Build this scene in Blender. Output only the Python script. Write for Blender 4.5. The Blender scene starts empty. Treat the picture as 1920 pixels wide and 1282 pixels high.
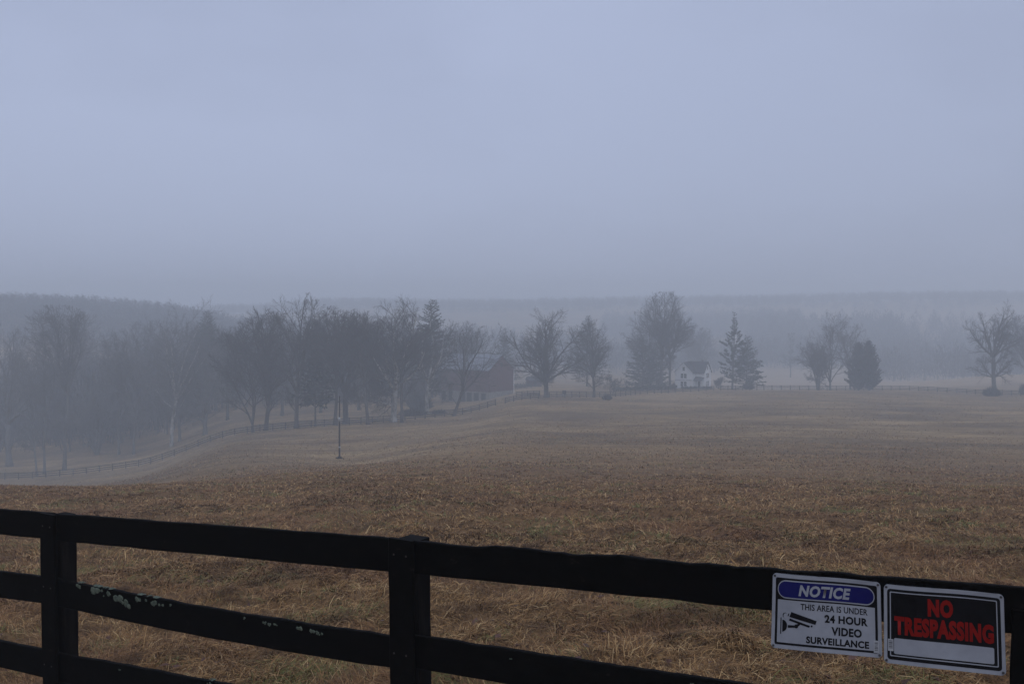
import bpy, math, random
import numpy as np
from mathutils import Vector

R = math.radians
rng = np.random.default_rng(7)
random.seed(7)
SC = bpy.context.scene
COL = SC.collection

# ------------------------------------------------------------------ camera, sky, sun, exposure
CAMZ = 2.25                      # eye above the ground at the near fence
FPX, CX, CY, HORIZ = 1867.0, 960.0, 641.0, 590.0
PITCH = math.atan((CY - HORIZ) / FPX)
cam = bpy.data.cameras.new('camera')
cam.lens, cam.sensor_width, cam.sensor_fit = 35.0, 36.0, 'HORIZONTAL'
cam.clip_start, cam.clip_end = 0.05, 6000.0
cam_ob = bpy.data.objects.new('camera', cam)
cam_ob.location = (0, 0, CAMZ)
cam_ob.rotation_euler = (math.pi / 2 - PITCH, 0, 0)
COL.objects.link(cam_ob)
SC.camera = cam_ob

SUN_EL, SUN_AZ = 60.0, 172.0
world = bpy.data.worlds.new("World")
SC.world = world
world.use_nodes = True
nt = world.node_tree
nt.nodes.clear()
wo = nt.nodes.new('ShaderNodeOutputWorld')
bg = nt.nodes.new('ShaderNodeBackground'); bg.inputs['Strength'].default_value = 0.1
sky = nt.nodes.new('ShaderNodeTexSky'); sky.sky_type = 'NISHITA'; sky.sun_disc = False
sky.sun_elevation = R(SUN_EL); sky.sun_rotation = R(SUN_AZ); sky.dust_density = 4.0
wtc = nt.nodes.new('ShaderNodeTexCoord')
wns = nt.nodes.new('ShaderNodeTexNoise'); wns.inputs['Scale'].default_value = 1.3; wns.inputs['Detail'].default_value = 5.0
wmp = nt.nodes.new('ShaderNodeMapping'); wmp.inputs['Scale'].default_value = (1, 1, 2.2); wmp.inputs['Location'].default_value = (0.35, 0.1, 0.3)
wrp = nt.nodes.new('ShaderNodeValToRGB')
wrp.color_ramp.elements[0].position = 0.36; wrp.color_ramp.elements[0].color = (3.75, 4.3, 6.05, 1)
wrp.color_ramp.elements[1].position = 0.62; wrp.color_ramp.elements[1].color = (4.85, 5.55, 7.7, 1)
wmx = nt.nodes.new('ShaderNodeMix'); wmx.data_type = 'RGBA'; wmx.inputs['Factor'].default_value = 0.9   # overcast deck over the sky
nt.links.new(wtc.outputs['Generated'], wmp.inputs['Vector']); nt.links.new(wmp.outputs[0], wns.inputs['Vector'])
nt.links.new(wns.outputs['Fac'], wrp.inputs[0])
wsx = nt.nodes.new('ShaderNodeSeparateXYZ'); nt.links.new(wtc.outputs['Generated'], wsx.inputs[0])
wdr = nt.nodes.new('ShaderNodeMapRange')                # sky dimmed behind the camera, added to lower light on faces turned there
for k_, v_ in (('From Min', -0.7), ('From Max', 0.35), ('To Min', 0.85), ('To Max', 1.0)): wdr.inputs[k_].default_value = v_
nt.links.new(wsx.outputs['Y'], wdr.inputs['Value'])
wdx = nt.nodes.new('ShaderNodeMapRange')                # and a little greyer to the right
for k_, v_ in (('From Min', -0.1), ('From Max', 0.45), ('To Min', 1.0), ('To Max', 0.9)): wdx.inputs[k_].default_value = v_
nt.links.new(wsx.outputs['X'], wdx.inputs['Value'])
wmu = nt.nodes.new('ShaderNodeMath'); wmu.operation = 'MULTIPLY'
nt.links.new(wdr.outputs[0], wmu.inputs[0]); nt.links.new(wdx.outputs[0], wmu.inputs[1])
wml = nt.nodes.new('ShaderNodeMix'); wml.data_type = 'RGBA'; wml.blend_type = 'MULTIPLY'; wml.inputs['Factor'].default_value = 1.0
nt.links.new(wmx.outputs['Result'], wml.inputs['A']); nt.links.new(wmu.outputs[0], wml.inputs['B'])
nt.links.new(sky.outputs[0], wmx.inputs['A']); nt.links.new(wrp.outputs[0], wmx.inputs['B'])
nt.links.new(wml.outputs['Result'], bg.inputs['Color']); nt.links.new(bg.outputs[0], wo.inputs['Surface'])

sun = bpy.data.lights.new('sun', 'SUN'); sun.energy = 1.1; sun.angle = R(70); sun.color = (0.88, 0.94, 1.0)
sun_ob = bpy.data.objects.new('sun', sun)
sun_ob.rotation_euler = (R(90 - SUN_EL), 0, R(SUN_AZ) * -1 + math.pi)
COL.objects.link(sun_ob)

SC.view_settings.view_transform = 'Standard'
SC.view_settings.look = 'None'
SC.view_settings.exposure = 0.0
SC.view_settings.gamma = 1.0
SC.cycles.volume_bounces = 3
SC.cycles.max_bounces = 6
SC.cycles.diffuse_bounces = 2
SC.cycles.transparent_max_bounces = 8
HAZE_DENSITY = 0.0021
HAZE_TOP = 36.0

# ------------------------------------------------------------------ helpers
def ray(px, py):
    d = np.array([(px - CX) / FPX, 1.0, 0.0])
    u = (CY - py) / FPX
    c, s = math.cos(PITCH), math.sin(PITCH)
    return np.array([d[0], c + u * s, -s + u * c])

def zat(px, py, Y):              # height, relative to the eye, of what shows at (px, py) at distance Y
    d = ray(px, py)
    return d[2] / d[1] * Y

def tag(o, label=None, cat=None, group=None, kind=None):
    if label: o['label'] = label
    if cat: o['category'] = cat
    if group: o['group'] = group
    if kind: o['kind'] = kind
    return o

def thing(name, label, cat, loc=(0, 0, 0), rotz=0.0, group=None):
    o = bpy.data.objects.new(name, None)
    o.empty_display_size = 0.3
    o.location = loc
    o.rotation_euler = (0, 0, rotz)
    COL.objects.link(o)
    return tag(o, label, cat, group)

class MB:
    """collects faces, links them as one mesh object"""
    def __init__(s):
        s.v, s.f, s.n = [], [], 0
    def add(s, verts, faces):
        b = s.n
        s.v.extend([tuple(map(float, p)) for p in verts]); s.n += len(verts)
        s.f.extend([tuple(i + b for i in f) for f in faces])
    def box(s, x0, x1, y0, y1, z0, z1):
        s.add([(x0, y0, z0), (x1, y0, z0), (x1, y1, z0), (x0, y1, z0), (x0, y0, z1), (x1, y0, z1), (x1, y1, z1), (x0, y1, z1)],
              [(0, 3, 2, 1), (4, 5, 6, 7), (0, 1, 5, 4), (1, 2, 6, 5), (2, 3, 7, 6), (3, 0, 4, 7)])
    def tube(s, pts, rad, sides=6, cap=True):
        pts = [Vector(p) for p in pts]
        n = len(pts)
        if not hasattr(rad, '__len__'): rad = [rad] * n
        up = Vector((0.31, 0.17, 0.93))
        vs = []
        for i, p in enumerate(pts):
            d = (pts[min(i + 1, n - 1)] - pts[max(i - 1, 0)])
            if d.length < 1e-9: d = Vector((0, 0, 1))
            d.normalize()
            a = d.cross(up)
            if a.length < 0.1: a = d.cross(Vector((1, 0.1, 0)))
            a.normalize(); b = d.cross(a)
            for k in range(sides):
                t = 2 * math.pi * k / sides
                vs.append(p + (a * math.cos(t) + b * math.sin(t)) * rad[i])
        fs = []
        for i in range(n - 1):
            for k in range(sides):
                k2 = (k + 1) % sides
                fs.append((i * sides + k, i * sides + k2, (i + 1) * sides + k2, (i + 1) * sides + k))
        if cap and sides > 3:
            fs.append(tuple(range(sides))[::-1]); fs.append(tuple((n - 1) * sides + k for k in range(sides)))
        s.add(vs, fs)
    def build(s, name, mat, parent=None, smooth=False):
        me = bpy.data.meshes.new(name)
        me.from_pydata(s.v, [], s.f)
        return link(name, me, mat, parent, smooth)

def link(name, me, mat, parent=None, smooth=False):
    if mat:
        for m in (mat if isinstance(mat, (list, tuple)) else [mat]): me.materials.append(m)
    if smooth:
        me.polygons.foreach_set('use_smooth', np.ones(len(me.polygons), dtype=bool))
    me.update()
    o = bpy.data.objects.new(name, me)
    COL.objects.link(o)
    if parent: o.parent = parent
    return o

def fast_mesh(name, V, loops, counts, mat, parent=None, smooth=False):
    me = bpy.data.meshes.new(name)
    V = np.asarray(V, np.float32); loops = np.asarray(loops, np.int32); counts = np.asarray(counts, np.int32)
    me.vertices.add(len(V)); me.vertices.foreach_set('co', V.ravel())
    me.loops.add(len(loops)); me.loops.foreach_set('vertex_index', loops)
    me.polygons.add(len(counts))
    st = np.zeros(len(counts), np.int32); st[1:] = np.cumsum(counts)[:-1]
    me.polygons.foreach_set('loop_start', st)
    me.polygons.foreach_set('loop_total', counts)
    me.update(calc_edges=True)
    return link(name, me, mat, parent, smooth)

# ---- materials
def base_mat(name, rough=0.8, spec=0.3):
    m = bpy.data.materials.new(name); m.use_nodes = True
    b = m.node_tree.nodes['Principled BSDF']
    b.inputs['Roughness'].default_value = rough
    b.inputs['Specular IOR Level'].default_value = spec
    return m, m.node_tree, b

def nz(t, scale, detail=4, rough=0.6, vec=None, sc=None, src='Object'):
    n = t.nodes.new('ShaderNodeTexNoise')
    n.inputs['Scale'].default_value = scale; n.inputs['Detail'].default_value = detail; n.inputs['Roughness'].default_value = rough
    tc = t.nodes.new('ShaderNodeTexCoord')
    o = tc.outputs[src]
    if sc:
        mp = t.nodes.new('ShaderNodeMapping'); mp.inputs['Scale'].default_value = sc
        t.links.new(o, mp.inputs['Vector']); o = mp.outputs[0]
    t.links.new(o, n.inputs['Vector'])
    return n.outputs['Fac']

def ramp(t, fac, stops):
    r = t.nodes.new('ShaderNodeValToRGB')
    el = r.color_ramp.elements
    while len(el) < len(stops): el.new(0.5)
    for e, (p, c) in zip(el, stops):
        e.position = p; e.color = (c[0], c[1], c[2], 1) if hasattr(c, '__len__') else (c, c, c, 1)
    t.links.new(fac, r.inputs[0])
    return r.outputs[0]

def mixc(t, fac, a, b, mode='MIX'):
    m = t.nodes.new('ShaderNodeMix'); m.data_type = 'RGBA'; m.blend_type = mode
    for k, v in (('Factor', fac), ('A', a), ('B', b)):
        if hasattr(v, 'is_linked'): t.links.new(v, m.inputs[k])
        elif k == 'Factor': m.inputs[k].default_value = v
        else: m.inputs[k].default_value = (*v, 1)
    return m.outputs['Result']

def bump(t, b, h, strength=0.4, dist=0.02):
    n = t.nodes.new('ShaderNodeBump'); n.inputs['Strength'].default_value = strength; n.inputs['Distance'].default_value = dist
    t.links.new(h, n.inputs['Height']); t.links.new(n.outputs[0], b.inputs['Normal'])

def two_tone(name, c1, c2, scale=5.0, rough=0.8, sc=None, bmp=0.0, lo=0.35, hi=0.65, spec=0.3, dist=0.02):
    m, t, b = base_mat(name, rough, spec)
    f = nz(t, scale, 5, 0.65, sc=sc)
    t.links.new(ramp(t, f, [(lo, c1), (hi, c2)]), b.inputs['Base Color'])
    if bmp: bump(t, b, f, bmp, dist)
    return m

M = {}
M['bark'] = two_tone('bark', (0.055, 0.05, 0.045), (0.10, 0.09, 0.08), 3.0, 0.9, (1, 1, .25), 0.5)
M['twig'] = two_tone('twig', (0.05, 0.045, 0.042), (0.085, 0.078, 0.072), 1.0, 0.9)
M['fog_tint_twig'] = two_tone('fog_tint_twig', (0.11, 0.105, 0.10), (0.19, 0.185, 0.18), 1.0, 0.9)  # twigs and bark paled to stand for thicker fog over the left trees
M['fog_tint_bark'] = two_tone('fog_tint_bark', (0.10, 0.095, 0.09), (0.18, 0.175, 0.165), 3.0, 0.9, (1, 1, .25), 0.5)
M['pale_bark'] = two_tone('pale_bark', (0.16, 0.15, 0.13), (0.48, 0.46, 0.42), 1.2, 0.85, (1, 1, .5), 0.3, 0.4, 0.6)
M['spruce'] = two_tone('spruce_needles', (0.022, 0.030, 0.022), (0.042, 0.052, 0.034), 1.5, 0.8)
M['pine'] = two_tone('pine_needles', (0.030, 0.038, 0.027), (0.055, 0.062, 0.04), 1.5, 0.8)
M['cedar'] = two_tone('cedar_needles', (0.012, 0.015, 0.012), (0.026, 0.03, 0.022), 2.0, 0.8)
M['brush'] = two_tone('brush', (0.04, 0.035, 0.03), (0.085, 0.07, 0.055), 2.0, 0.9)
M['black_board'] = two_tone('black_stained_board', (0.0008, 0.0008, 0.0008), (0.003, 0.0024, 0.0021), 6.0, 0.7, (0.35, 4, 4), 0.35, spec=0.04, dist=0.004)
_t = M['black_board'].node_tree; _r = [n for n in _t.nodes if n.type == 'VALTORGB'][0].color_ramp
_e = _r.elements.new(0.74); _e.color = (0.016, 0.0125, 0.0105, 1)          # worn streaks along the grain
M['old_post'] = two_tone('weathered_post', (0.004, 0.0035, 0.0035), (0.022, 0.017, 0.014), 5.0, 0.8, (3, 3, .4), 0.4, 0.45, 0.8, spec=.06, dist=0.005)
M['far_board'] = two_tone('dark_fence_board', (0.03, 0.028, 0.027), (0.06, 0.054, 0.05), 3.0, 0.85)
M['lichen'] = two_tone('lichen', (0.04, 0.055, 0.042), (0.12, 0.14, 0.105), 60.0, 0.95, None, 0.6, dist=0.002)

# ------------------------------------------------------------------ terrain
NEAR = {0: (-2.45, -2.95, -3.95, -5.2), 1: (-2.38, -2.86, -3.8, -5.1), 2: (-2.32, -2.8, -3.7, -5.0), 3: (-2.27, -2.74, -3.62, -4.85),
        4: (-2.22, -2.7, -3.58, -4.8), 5: (-2.17, -2.66, -3.55, -4.8)}
def col(k, dz, rest):
    n = NEAR[k]
    return [(0.0, -1.62), (2.2, -1.72), (4.3, n[0]), (8, n[1]), (15, n[2]), (25, n[3])] + rest
COLS = {
 -300: col(0, 0, [(40, -7.15), (50, -8.75), (62, -10.8), (90, -16.2), (130, -23.3), (165, -28.6), (195, -32.2), (230, -34.5), (300, -33.5), (400, -20), (500, -1), (560, 4), (700, -4), (1000, 2), (1300, -8)]),
 0: col(0, 0, [(40, -7.15), (50, -8.75), (62, -10.8), (90, -16.2), (130, -23.3), (165, -28.6), (195, -32.2), (230, -34.5), (300, -33.5), (400, -21), (500, -1), (560, 2), (700, -5), (1000, 1), (1300, -8)]),
 250: col(1, 0, [(40, -7.1), (50, -8.65), (60, -10.3), (85, -14.7), (120, -20.0), (160, -25.8), (195, -29.8), (225, -31.2), (300, -29.5), (400, -23), (500, -5), (560, -2), (700, -8), (1000, 1), (1300, -8)]),
 450: col(2, 0, [(40, -7.05), (55, -9.15), (70, -11.3), (90, -13.9), (120, -16.9), (160, -20.4), (190, -22.9), (220, -24.3), (300, -25.2), (400, -25), (500, -14), (560, -11), (700, -12), (1000, 1), (1060, 1), (1300, -8)]),
 640: col(3, 0, [(40, -6.75), (55, -8.85), (80, -12.3), (115, -16.8), (150, -19.0), (185, -20.8), (220, -22.5), (300, -24.5), (400, -26), (550, -24), (700, -16), (850, -8), (1000, 8), (1060, 9), (1300, -5)]),
 850: col(4, 0, [(40, -6.7), (55, -8.7), (80, -11.6), (115, -15.0), (150, -17.8), (205, -20.9), (240, -22.5), (280, -24.3), (330, -25.5), (400, -27), (550, -27), (700, -18), (850, -8), (1000, 6), (1060, 7), (1300, -5)]),
 1000: col(4, 0, [(40, -6.75), (55, -8.7), (100, -13.2), (150, -16.4), (190, -17.8), (225, -19.0), (260, -21), (330, -23.2), (400, -27), (550, -30), (700, -20), (850, -9), (1000, 7), (1060, 8), (1300, -5)]),
 1200: col(4, 0, [(40, -6.8), (55, -8.8), (100, -13.2), (150, -16.5), (200, -18.4), (265, -21), (300, -22.2), (370, -26.6), (450, -29), (600, -30), (700, -24), (800, -16), (1000, 9), (1060, 10), (1300, -5)]),
 1330: col(5, 0, [(40, -6.8), (55, -8.8), (100, -13.2), (150, -16.4), (200, -18.3), (270, -20.9), (300, -22.2), (370, -27), (450, -30), (600, -31), (700, -24), (800, -14), (1000, 10), (1060, 11), (1300, -5)]),
 1450: col(5, 0, [(40, -6.85), (55, -8.9), (100, -13.2), (150, -16.4), (200, -18.3), (240, -19.4), (282, -21.2), (320, -24.5), (400, -29.5), (550, -31), (620, -31), (750, -14), (850, -6), (1000, 11), (1060, 12), (1300, -5)]),
 1700: col(5, 0, [(40, -6.9), (55, -9.1), (100, -13.4), (150, -16.6), (200, -18.5), (240, -19.8), (280, -21.2), (320, -23.2), (400, -27.3), (440, -29.4), (480, -33), (560, -31), (650, -26), (760, -10), (850, -6.3), (900, -5), (1000, 14), (1060, 15), (1300, -5)]),
 1920: col(5, 0, [(40, -6.95), (55, -9.3), (100, -13.6), (150, -16.7), (200, -18.6), (255, -20.6), (300, -22), (360, -22.4), (400, -24.3), (450, -30), (560, -31), (650, -26), (760, -10), (850, -4), (1000, 15), (1060, 16), (1300, -5)]),
 2300: col(5, 0, [(40, -6.95), (55, -9.3), (100, -13.6), (150, -16.7), (200, -18.6), (255, -20.6), (300, -22), (360, -22.4), (400, -24.3), (450, -30), (560, -31), (650, -26), (760, -10), (850, -4), (1000, 15), (1060, 16), (1300, -5)]),
}
def pchip(x, y, q):
    x = np.asarray(x, float); y = np.asarray(y, float)
    h = np.diff(x); d = np.diff(y, axis=0) / (h[:, None] if y.ndim > 1 else h)
    m = np.zeros_like(y); 
    hh = h[:, None] if y.ndim > 1 else h
    w1 = 2 * hh[1:] + hh[:-1]; w2 = hh[1:] + 2 * hh[:-1]
    ok = d[:-1] * d[1:] > 0
    with np.errstate(divide='ignore', invalid='ignore'):
        mm = (w1 + w2) / (w1 / d[:-1] + w2 / d[1:])
    m[1:-1] = np.where(ok, mm, 0); m[0] = d[0]; m[-1] = d[-1]
    i = np.clip(np.searchsorted(x, q) - 1, 0, len(x) - 2)
    t = (q - x[i]) / h[i]
    e = (slice(None), None) if y.ndim > 1 else slice(None)
    t = t[e]; H = h[i][e]
    return ((1 + 2 * t) * (1 - t) ** 2 * y[i] + t * (1 - t) ** 2 * H * m[i] + t * t * (3 - 2 * t) * y[i + 1] + t * t * (t - 1) * H * m[i + 1])

CAZ = np.array([math.atan((x - CX) / FPX) for x in COLS])
UQ = np.concatenate([np.linspace(0, 4, 30)[:-1], 4 * (1300 / 4) ** np.linspace(0, 1, 500)])
GRID = np.array([pchip([p[0] for p in c], [p[1] for p in c], UQ) for c in COLS.values()])   # azimuth columns x distance
AZQ = np.linspace(CAZ[0], CAZ[-1], 400)
GRID = pchip(CAZ, GRID, AZQ)

def hash2(ix, iy, s):
    h = (ix.astype(np.int64) * 374761393 + iy.astype(np.int64) * 668265263 + s * 974634777) & 0xffffffff
    h = ((h ^ (h >> 13)) * 1274126177) & 0xffffffff
    return ((h ^ (h >> 16)) & 0xffff) / 65535.0
def vnoise(x, y, s=0):
    ix, iy = np.floor(x), np.floor(y); fx, fy = x - ix, y - iy
    fx = fx * fx * (3 - 2 * fx); fy = fy * fy * (3 - 2 * fy)
    ix = ix.astype(np.int64); iy = iy.astype(np.int64)
    a = hash2(ix, iy, s); b = hash2(ix + 1, iy, s); c = hash2(ix, iy + 1, s); d = hash2(ix + 1, iy + 1, s)
    return (a * (1 - fx) + b * fx) * (1 - fy) + (c * (1 - fx) + d * fx) * fy - 0.5

def ground(X, Y, lumps=True):
    X = np.atleast_1d(np.asarray(X, float)); Y = np.atleast_1d(np.asarray(Y, float))
    az = np.arctan2(X, Y); r = np.hypot(X, Y)
    azc = np.clip(az, CAZ[0], CAZ[-1])
    u = np.clip(r * np.cos(azc), 0, UQ[-1])
    j = np.clip(np.searchsorted(UQ, u) - 1, 0, len(UQ) - 2); fu = (u - UQ[j]) / (UQ[j + 1] - UQ[j])
    ia = (azc - AZQ[0]) / (AZQ[1] - AZQ[0]); i = np.clip(ia.astype(int), 0, len(AZQ) - 2); fa = ia - i
    z = (GRID[i, j] * (1 - fu) + GRID[i, j + 1] * fu) * (1 - fa) + (GRID[i + 1, j] * (1 - fu) + GRID[i + 1, j + 1] * fu) * fa
    w = np.clip((np.abs(az) - 1.4) / 0.9, 0, 1); w = w * w * (3 - 2 * w)
    z = z * (1 - w) + (-1.62) * w
    if lumps:
        n = np.clip((r - 4) / 3, 0, 1)
        near = np.clip(1 - r / 130, 0.25, 1)
        z = z + n * near * (0.24 * vnoise(X / .8, Y / .8, 1) + 0.12 * vnoise(X / .36, Y / .36, 2) + 0.16 * vnoise(X / 3.1, Y / 3.1, 3))
        z = z + np.clip(r / 60, 0, 1) * (0.35 * vnoise(X / 11, Y / 11, 4) + 0.9 * vnoise(X / 45, Y / 45, 5) * np.clip((r - 60) / 100, 0, 1) * 0.5)
    return z + CAMZ

def gz(x, y): return float(ground(x, y)[0])
def spot(px, Y):                  # ground point seen in image column px at distance Y
    X = (px - CX) / FPX * Y
    return X, Y, gz(X, Y)

# field sheet: fine in front of the camera, coarse behind
az_f = np.linspace(-R(36), R(36), 640)
az_b = np.linspace(R(36), R(324), 110)[1:-1]
AZ = np.concatenate([az_f, az_b])
RAD = np.concatenate([[0.02, 0.6, 1.2, 1.8, 2.4, 3.0, 3.5], 4.0 * (1330 / 4.0) ** np.linspace(0, 1, 470)])
AA, RR = np.meshgrid(AZ, RAD, indexing='ij')
XX, YY = RR * np.sin(AA), RR * np.cos(AA)
ZZ = ground(XX.ravel(), YY.ravel()).reshape(XX.shape)
V = np.stack([XX, YY, ZZ], -1).reshape(-1, 3)
na, nr = XX.shape
I, J = np.meshgrid(np.arange(na), np.arange(nr - 1), indexing='ij')
I2 = (I + 1) % na
Q = np.stack([I * nr + J, I * nr + J + 1, I2 * nr + J + 1, I2 * nr + J], -1).reshape(-1, 4)

def field_material():
    m, t, b = base_mat('dry_field', 0.95, 0.1)
    big = nz(t, 0.035, 4, 0.6)
    mid = nz(t, 0.35, 6, 0.7)
    fine = nz(t, 5.0, 6, 0.75)
    swath = nz(t, 1.0, 6, 0.7, sc=(0.10, 0.30, 0.1))
    straw, brown, red, green = (0.24, 0.142, 0.065), (0.14, 0.078, 0.036), (0.15, 0.076, 0.038), (0.13, 0.11, 0.044)
    a = ramp(t, mid, [(0.32, brown), (0.66, straw)])
    a = mixc(t, ramp(t, big, [(0.42, 0.0), (0.62, 0.55)]), a, red)
    g = nz(t, 0.14, 5, 0.65)
    a = mixc(t, ramp(t, g, [(0.55, 0.0), (0.72, 0.55)]), a, green)
    # hayfield beyond the near rough: paler, combed in mowing lines
    tc = t.nodes.new('ShaderNodeTexCoord'); sx = t.nodes.new('ShaderNodeSeparateXYZ'); t.links.new(tc.outputs['Object'], sx.inputs[0])
    mr = t.nodes.new('ShaderNodeMapRange'); mr.inputs['From Min'].default_value = 32; mr.inputs['From Max'].default_value = 110
    t.links.new(sx.outputs['Y'], mr.inputs['Value'])
    hay = ramp(t, swath, [(0.32, (0.16, 0.100, 0.048)), (0.5, (0.27, 0.178, 0.084)), (0.68, (0.40, 0.275, 0.135))])
    hay = mixc(t, ramp(t, nz(t, 0.06, 6, 0.7, sc=(.6, 1, 1)), [(0.42, 0.0), (0.62, 0.85)]), hay, (0.115, 0.078, 0.043))
    hay = mixc(t, 0.85, hay, ramp(t, nz(t, 1.1, 8, 0.8), [(0.32, 0.45), (0.68, 1.5)]), 'MULTIPLY')
    m2 = t.nodes.new('ShaderNodeMapRange'); m2.inputs['From Min'].default_value = 285; m2.inputs['From Max'].default_value = 330
    t.links.new(sx.outputs['Y'], m2.inputs['Value'])
    m3 = t.nodes.new('ShaderNodeMapRange'); m3.inputs['From Min'].default_value = 62; m3.inputs['From Max'].default_value = 95
    t.links.new(sx.outputs['X'], m3.inputs['Value'])
    mm = t.nodes.new('ShaderNodeMath'); mm.operation = 'MULTIPLY'; t.links.new(m2.outputs[0], mm.inputs[0]); t.links.new(m3.outputs[0], mm.inputs[1])
    hay = mixc(t, mm.outputs[0], hay, ramp(t, swath, [(.3, (0.27, 0.19, 0.115)), (.7, (0.42, 0.31, 0.20))]))   # pale stubble past the far fence
    a = mixc(t, mr.outputs[0], a, hay)
    a = mixc(t, 0.75, a, ramp(t, fine, [(0.25, 0.45), (0.75, 1.3)]), 'MULTIPLY')
    t.links.new(a, b.inputs['Base Color'])
    bump(t, b, fine, 0.7, 0.08)
    return m
M['field'] = field_material()
fld = fast_mesh('field', V, Q.ravel(), np.full(len(Q), 4), M['field'], smooth=True)
tag(fld, 'dry brown hay field falling away to a foggy valley', 'field', kind='structure')

# ------------------------------------------------------------------ matted dry grass
def grass_material():
    m, t, b = base_mat('dry_grass', 0.75, 0.25)
    g = t.nodes.new('ShaderNodeNewGeometry')
    c = ramp(t, g.outputs['Random Per Island'], [(0.0, (0.045, 0.022, 0.009)), (0.3, (0.145, 0.073, 0.027)), (0.6, (0.27, 0.143, 0.053)), (0.85, (0.38, 0.225, 0.090)), (1.0, (0.56, 0.385, 0.19))])
    p = nz(t, 0.55, 5, 0.65)
    r = t.nodes.new('ShaderNodeMath'); r.operation = 'FRACT'
    mu = t.nodes.new('ShaderNodeMath'); mu.operation = 'MULTIPLY'; mu.inputs[1].default_value = 17.31
    t.links.new(g.outputs['Random Per Island'], mu.inputs[0]); t.links.new(mu.outputs[0], r.inputs[0])
    gr = ramp(t, p, [(0.50, 0.0), (0.68, 0.75)])
    gm = t.nodes.new('ShaderNodeMath'); gm.operation = 'GREATER_THAN'
    t.links.new(gr, gm.inputs[0]); t.links.new(r.outputs[0], gm.inputs[1])
    c = mixc(t, gm.outputs[0], c, (0.15, 0.15, 0.045))
    rd = ramp(t, nz(t, 0.3, 4, 0.6), [(0.45, 0.0), (0.66, 0.55)])
    c = mixc(t, rd, c, (0.19, 0.085, 0.042))
    dk = ramp(t, nz(t, 1.7, 3, 0.6), [(0.50, 0.0), (0.64, 0.72)])          # old, darker tussocks
    c = mixc(t, dk, c, (0.085, 0.043, 0.019))
    t.links.new(c, b.inputs['Base Color'])
    return m
M['grass'] = grass_material()

def blades(X, Y, phi, L, el, bend, w):
    """arched blades: root, two bends, a tip -> verts, loops, counts"""
    n = len(X)
    Z = ground(X, Y) - 0.015
    P = np.stack([X, Y, Z], -1)
    pts = [P]
    ca, sa = np.sin(phi), np.cos(phi)
    e = el.copy()
    for k in range(3):
        seg = L * (0.4, 0.35, 0.25)[k]
        P = P + np.stack([np.cos(e) * ca * seg, np.cos(e) * sa * seg, np.sin(e) * seg], -1)
        P[:, 2] = np.maximum(P[:, 2], ground(P[:, 0], P[:, 1]) + 0.008 + 0.03 * rng.random(n))
        pts.append(P)
        e = e - bend
    side = np.stack([sa, -ca, np.zeros(n)], -1)
    tw = (rng.random(n) - .5)[:, None] * np.array([[0, 0, 1.2]])
    side = (side + tw) * (w * 0.5)[:, None]
    vs = np.stack([pts[0] - side, pts[0] + side, pts[1] - side, pts[1] + side, pts[2] - side * .7, pts[2] + side * .7, pts[3]], 1)
    b = (np.arange(n) * 7)[:, None]
    quads = np.concatenate([b + [0, 1, 3, 2], b + [2, 3, 5, 4]], 1)
    tri = b + [4, 5, 6]
    loops = np.concatenate([quads, tri], 1).ravel()
    counts = np.tile([4, 4, 3], n)
    return vs.reshape(-1, 3), loops, counts

def scatter(n, y0, y1, f0, f1):
    u = rng.random(n)
    Y = y0 * (y1 / y0) ** u
    X = (rng.random(n) * 2 - 1) * (Y * 0.58 + 2.2)
    k = rng.random(n) > (Y - f0) / (f1 - f0) + .9 * vnoise(X / 9, Y / 9, 41) * np.clip((Y - 15) / 30, 0, 1)     # thins out unevenly into the mown hay
    return X[k], Y[k]

parts = []
def grass_band(nt_, per, nb, y0, y1, f0, f1, rad, Lr, w0, wscale):
    tx, ty = scatter(nt_, y0, y1, f0, f1); nt_ = len(tx)                           # tussocks, whorled and combed over
    flow = 6.0 * vnoise(tx / 2.2, ty / 2.2, 11) + 1.0
    tr = rad * (0.5 + rng.random(nt_)); th = 0.7 + 0.7 * rng.random(nt_)
    k = np.repeat(np.arange(nt_), per)
    n = len(k)
    a = rng.random(n) * 2 * np.pi; q = np.sqrt(rng.random(n)) * tr[k]
    X = tx[k] + np.sin(a) * q; Y = ty[k] + np.cos(a) * q
    phi = flow[k] + (rng.random(n) - .5) * 2.4 + 0.6 * np.sin(a - flow[k])
    L = (Lr[0] + (Lr[1] - Lr[0]) * rng.random(n)) * th[k]
    el = R(12) + R(52) * rng.random(n) ** 1.4
    bend = R(22) + R(40) * rng.random(n)
    w = w0 * (0.6 + 0.8 * rng.random(n)) * (1 + (Y - y0) * wscale)
    parts.append(blades(X, Y, phi, L, el, bend, w))
    X, Y = scatter(nb, y0, y1, f0, f1); nb = len(X)
    flow = 6.0 * vnoise(X / 2.2, Y / 2.2, 11) + 1.0
    phi = rng.random(nb) * 6.283
    L = (Lr[0] + (Lr[1] - Lr[0]) * rng.random(nb)) * .9
    el = R(8) + R(40) * rng.random(nb); bend = R(10) + R(25) * rng.random(nb)
    w = w0 * (0.6 + 0.8 * rng.random(nb)) * (1 + (Y - y0) * wscale)
    parts.append(blades(X, Y, phi, L, el, bend, w))
grass_band(4600, 76, 225000, 4.4, 21.0, 11, 21, 0.13, (0.08, 0.24), 0.0034, 0.075)
grass_band(10500, 20, 140000, 12.0, 80.0, 24, 82, 0.20, (0.10, 0.24), 0.008, 0.055)
grass_band(7500, 9, 60000, 26.0, 140.0, 45, 140, 0.40, (0.09, 0.20), 0.018, 0.02)
Y = 60 * (265 / 60) ** (rng.random(95000) ** .85); X = (rng.random(len(Y)) * 2 - 1) * Y * .58
k = vnoise(X / 7, Y / 7, 43) + vnoise(X / 30, Y / 16, 44) + rng.random(len(Y)) * .9 > .35
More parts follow.
